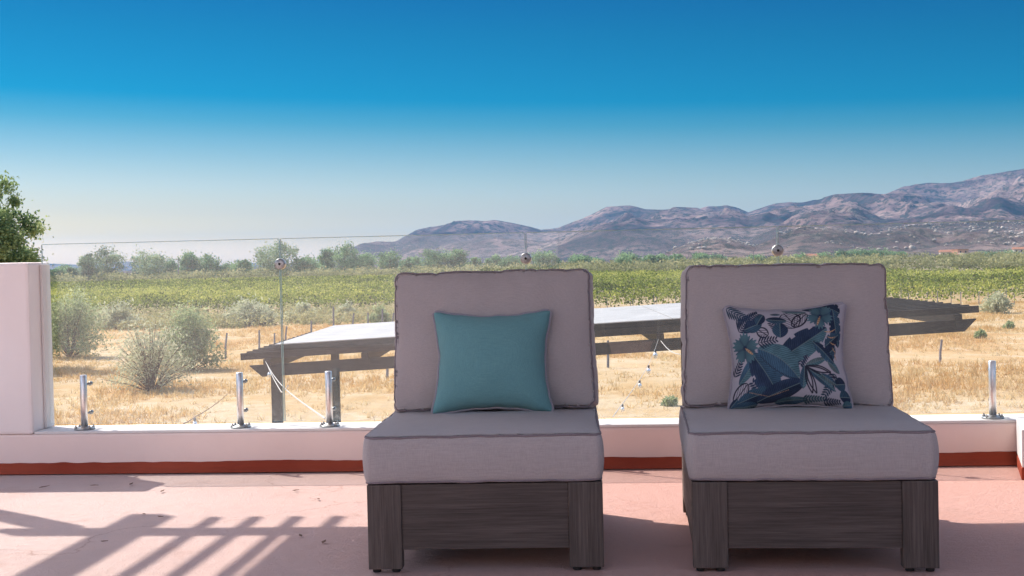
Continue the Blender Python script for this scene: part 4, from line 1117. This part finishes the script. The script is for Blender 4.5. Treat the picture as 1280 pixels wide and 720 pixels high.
    for tx, ty in ((700, 500), (570, 600), (545, 600), (670, 470)):
        s, d, L = frame(510, 435, tx, ty); W = 17 * np.sin(np.clip(s, 0, 1)*math.pi); put(np.where((s > 0) & (s < 1), soft(4 - np.abs(W - np.abs(d))), 0), ink)
    leaf(690, 540, 770, 530, 40, blue, navy); leaf(710, 610, 790, 600, 42, navy, blue*0.8); leaf(720, 660, 800, 640, 26, blue, teal*0.8)
    leaf(330, 655, 520, 640, 26, blue, teal*0.7); leaf(560, 300, 700, 420, 30, blue, navy, split=3); frond(70, 470, 120, 380, 40, navy*1.3, 7, 5); leaf(600, 480, 700, 540, 20, pale*0.5, blue)
    frond(490, 640, 620, 630, 34, teal*0.6, 9, 6); frond(610, 650, 700, 640, 34, navy, 7, 5)
    for k in range(26): leaf(180 + k*9, 615 - abs(k-13)*3, 184 + k*9, 611 - abs(k-13)*3, 3, cream*0.9, cream*0.9, False)
    flower(620, 140, 84, 0.4, (-28, 78)); flower(150, 322, 90, 1.0, (68, 50))
    return C
def mat_print():
    t = NT('printed_cover')
    a = t.add('ShaderNodeVertexColor', layer_name='print')
    v = t.coord('Object'); w = t.noise(t.coord('Object', (260, 260, 40)), 1.5, 2, 0.6)
    c = t.mix(t.math('MULTIPLY', w, 0.25), a.outputs[0], (0.10, 0.12, 0.16))
    t.bump(t.noise(v, 420, 2, 0.5), 0.3, 0.001); m = t.base(c, 0.9, 0.12); return m
M['print'] = mat_print()
def pillow_on(chair, bc, px_c, S, T, seed, label, front, pipe, roll=0.0, lean=-14, colors=None, N=60, asp=1.0, yoff=0.0, name='throw_pillow', back=None):
    # rests on the seat and leans on the back cushion
    ang = chair.rotation_euler.z; loc = chair.location
    ydist = loc.y + 0.54 + yoff
    c = at_dist(px_c[0], px_c[1], ydist)
    return make_pillow(name, label, front, back or front, pipe, c, (R(lean), R(roll), ang), S, T, seed, N, colors, asp)
pillow_on(chairs[0][0], chairs[0][1], (615, 452.5), 0.425, 0.19, 3, 'plain teal square throw pillow leaning on the left chair back', M['teal'], M['greypipe'], 0.3, asp=0.87)
NP = 300
pillow_on(chairs[1][0], chairs[1][1], (984, 447), 0.425, 0.185, 8, 'blue leaf and hibiscus patterned throw pillow leaning on the right chair back', M['print'], M['greypipe'], -0.9, colors=leaf_print(NP), N=NP, asp=0.88, back=M['fabric'])

# ------------------------------------------------------------------ field pergola with white roof sheets, beyond the railing
def field_pergola():
    Yf = 25.0; k = 1/F_PX*Yf
    org = at_dist(760, 412, Yf)             # on the front rafter top, middle
    slope = math.atan2(111 - 71, 925.0)     # the whole roof rises to the right
    L = 925 * k
    base = thing('field_pergola', 'dark timber pergola roofed with white sheets standing in the dry field', 'pergola', (org.x, org.y, org.z), R(-1.0))
    def X(px): return (px - 760) * k
    rot = Matrix.Rotation(-slope, 4, 'Y')
    def bx(name, x0, x1, y0, y1, z0, z1, mat, bev=0.004, chamfer=None):
        bm = bmesh.new(); box(bm, x0, x1, y0, y1, z0, z1, bev)
        if chamfer: 
            for v in bm.verts:
                if chamfer < 0 and v.co.x < x0 + 0.05 and v.co.z < (z0+z1)/2: v.co.x += 0.24
                if chamfer > 0 and v.co.x > x1 - 0.05 and v.co.z < (z0+z1)/2: v.co.x -= 0.24
                if chamfer == 2 and v.co.x < x0 + 0.05 and v.co.z < (z0+z1)/2: v.co.x += 0.24
        for v in bm.verts: v.co = rot @ v.co
        return obj(name, bm, mat, base)
    dep = 7.6; RT = 8.6 * k                 # rafter height
    xl, xr = X(297), X(1222)
    nr = 15
    for i in range(nr):                     # rafters along the roof
        y = i * dep / (nr - 1)
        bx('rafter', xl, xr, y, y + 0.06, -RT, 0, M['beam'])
    cz1 = -RT - 0.004; cz0 = cz1 - 0.105
    for i in range(8):                      # cross beams front to back
        x = X(331 + 123.3 * i)
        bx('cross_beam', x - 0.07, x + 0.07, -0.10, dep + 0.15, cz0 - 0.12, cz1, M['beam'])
    for y in (-0.02, dep - 0.2):
        bm_z1 = cz0 - 0.003; bm_z0 = bm_z1 - 0.235
        for yy in (y - 0.045,):
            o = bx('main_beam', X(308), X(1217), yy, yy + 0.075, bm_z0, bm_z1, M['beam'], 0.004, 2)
    # panel frame and the white sheets
    pf = 8.5 * k
    pl, pr_ = X(339), X(1010)
    bx('sheet_frame', pl, pr_, 0.10, 0.16, 0.004, pf - 0.02, M['beam'])
    bx('sheet_frame', pl, pr_, dep - 0.1, dep - 0.04, 0.004, pf - 0.02, M['beam'])
    for x in (pl, X(497), X(660), X(825), pr_ - 0.06):
        bx('sheet_frame', x, x + 0.06, 0.165, dep - 0.105, 0.004, pf - 0.02, M['beam'])
    nc, nrw = 4, 2
    for i in range(nc):
        for j in range(nrw):
            a = pl + (pr_ - pl) * i / nc + 0.012; b = pl + (pr_ - pl) * (i+1) / nc - 0.012
            y0 = 0.08 + (dep - 0.1) * j / nrw + 0.012; y1 = 0.08 + (dep - 0.1) * (j+1) / nrw - 0.012
            bx('roof_sheet', a, b, y0, y1, pf - 0.018, pf, M['panel'], 0.002)
    # posts down to the field
    for px, y in ((341, 0.02), (620, 0.02), (1010, 0.02), (341, dep - 0.16), (620, dep - 0.16), (1010, dep - 0.16)):
        x = X(px); top = (rot @ Vector((x, 0, bm_z0 + 0.02))).z; bm = bmesh.new()
        box(bm, x - 0.095, x + 0.095, y, y + 0.19, G - org.z - 0.1, top, 0.006); obj('post', bm, M['beam'], base)
    return base, rot, org, k
fp = field_pergola()

# cords and bulbs strung from the pergola to the terrace
def cord(name, label, cat, pts, r, mat, bulbs=(), group=None):
    # sag between points
    P_ = []
    for a, b in zip(pts[:-1], pts[1:]):
        a, b = Vector(a), Vector(b)
        for i in range(14):
            s = i/14; q = a.lerp(b, s); P_.append(q)
    P_.append(Vector(pts[-1]))
    n = len(P_)
    for i, q in enumerate(P_): q.z -= 0.10 * math.sin(math.pi * i / (n-1))
    t = thing(name, label, cat, P_[0], 0, group)
    bm = bmesh.new(); tube(bm, [q - P_[0] for q in P_], r, 5); obj('cord', bm, mat, t)
    for s, size in bulbs:
        q = P_[int(s * (n-1))] - P_[0]
        bm = bmesh.new(); lathe(bm, [(0.35*size, -0.2*size), (0.38*size, -0.9*size), (0.3*size, -1.0*size)], 10, q); sk = obj('socket', bm, M['black'], t)
        bm = bmesh.new(); lathe(bm, [(0.28*size, -1.0*size), (0.62*size, -1.7*size), (0.72*size, -2.3*size), (0.45*size, -2.9*size), (0.1*size, -3.1*size)], 12, q); obj('bulb', bm, M['bulb'], sk, True)
    return t
cord('rope', 'thick white rope running from the left pergola corner down to the glass railing', 'rope', [at_dist(332, 452, 24.7), at_dist(406, 523, 7.2)], 0.006, M['cord'])
cord('light_string', 'thin cord with one hanging socket below the left pergola corner', 'string light', [at_dist(334, 456, 24.7), at_dist(351, 478, 14), at_dist(360, 482, 9)], 0.006, M['cord'], [(0.12, 0.05)])
cord('light_string', 'string of clear bulbs hanging from the pergola down between the two chairs', 'string light', [at_dist(823, 424, 24.6), at_dist(766, 521, 7.0)], 0.0028, M['cord'],
     [(0.22, 0.055), (0.52, 0.04), (0.74, 0.028), (0.93, 0.018)])
cord('light_string', 'pair of white cords leaving the pergola towards the right chair', 'string light', [at_dist(826, 426, 24.6), at_dist(862, 442, 16)], 0.007, M['cord'])
cord('light_string', 'thin dark cord with a clear bulb over the dry grass left of the pergola', 'string light', [at_dist(285, 492, 20), at_dist(243, 508, 12), at_dist(196, 538, 7)], 0.004, M['litter'], [(0.5, 0.035)])

# ------------------------------------------------------------------ litter on the terrace floor
for i, (px, py, s, lab) in enumerate([(180, 645, 0.012, 'dry brown leaf scrap on the sunlit floor beside the slatted shadow'), (55, 611, 0.018, 'dry twig scrap in the pillar shadow, left one'),
      (118, 609, 0.016, 'dry twig scrap in the pillar shadow, middle one'), (164, 607, 0.014, 'dry twig scrap in the pillar shadow, right one'),
      (203, 616, 0.014, 'pale twig scrap just beyond the pillar shadow tip'), (370, 615, 0.012, 'small twig on the sunlit floor left of the left chair'),
      (398, 626, 0.012, 'small curled leaf on the sunlit floor near the left chair'), (376, 672, 0.012, 'small leaf scrap at the edge of the roof shadow'),
      (405, 680, 0.015, 'dry leaf scrap inside the roof shadow left of the chair'), (201, 648, 0.009, 'tiny leaf scrap inside the wide shadow'),
      (131, 679, 0.009, 'tiny leaf scrap at the foot of the wide shadow')]):
    p = on_level(px, py); r = random.Random(i); bm = bmesh.new(); vs = []
    pts = [(-1, 0, 0.1), (-0.3, 0.35, 0.25), (0.6, 0.25, 0.15), (1.1, -0.05, 0.4), (0.2, -0.3, 0.3), (-0.5, -0.2, 0.2)]
    a = r.uniform(0, 6.28)
    for q in pts: vs.append(bm.verts.new(((q[0]*math.cos(a)-q[1]*math.sin(a))*s*1.3, (q[0]*math.sin(a)+q[1]*math.cos(a))*s*1.3, q[2]*s*0.6 + 0.004)))
    f = bm.faces.new(vs); ex = bmesh.ops.extrude_face_region(bm, geom=[f])
    for v in [g for g in ex['geom'] if isinstance(g, bmesh.types.BMVert)]: v.co.z += 0.0015
    o = obj('leaf_scrap', bm, M['litter'], loc=(p.x, p.y, 0.002)); tag(o, lab, 'leaf scrap', 'dry scraps on the terrace floor')

# ------------------------------------------------------------------ haze
USE_HAZE = True
if USE_HAZE:
    bm = bmesh.new(); box(bm, -13500, 13500, -40, 15500, G - 4.2, 420)
    t = NT('haze_air'); t.n.remove(t.p)
    pv = t.add('ShaderNodeVolumePrincipled'); pv.inputs['Color'].default_value = (0.10, 0.52, 1.0, 1); pv.inputs['Density'].default_value = 4.6e-5
    pv.inputs['Anisotropy'].default_value = 0.2
    t.l.new(pv.outputs[0], t.out.inputs['Volume'])
    o = obj('haze', bm, t.m); tag(o, kind='stuff')
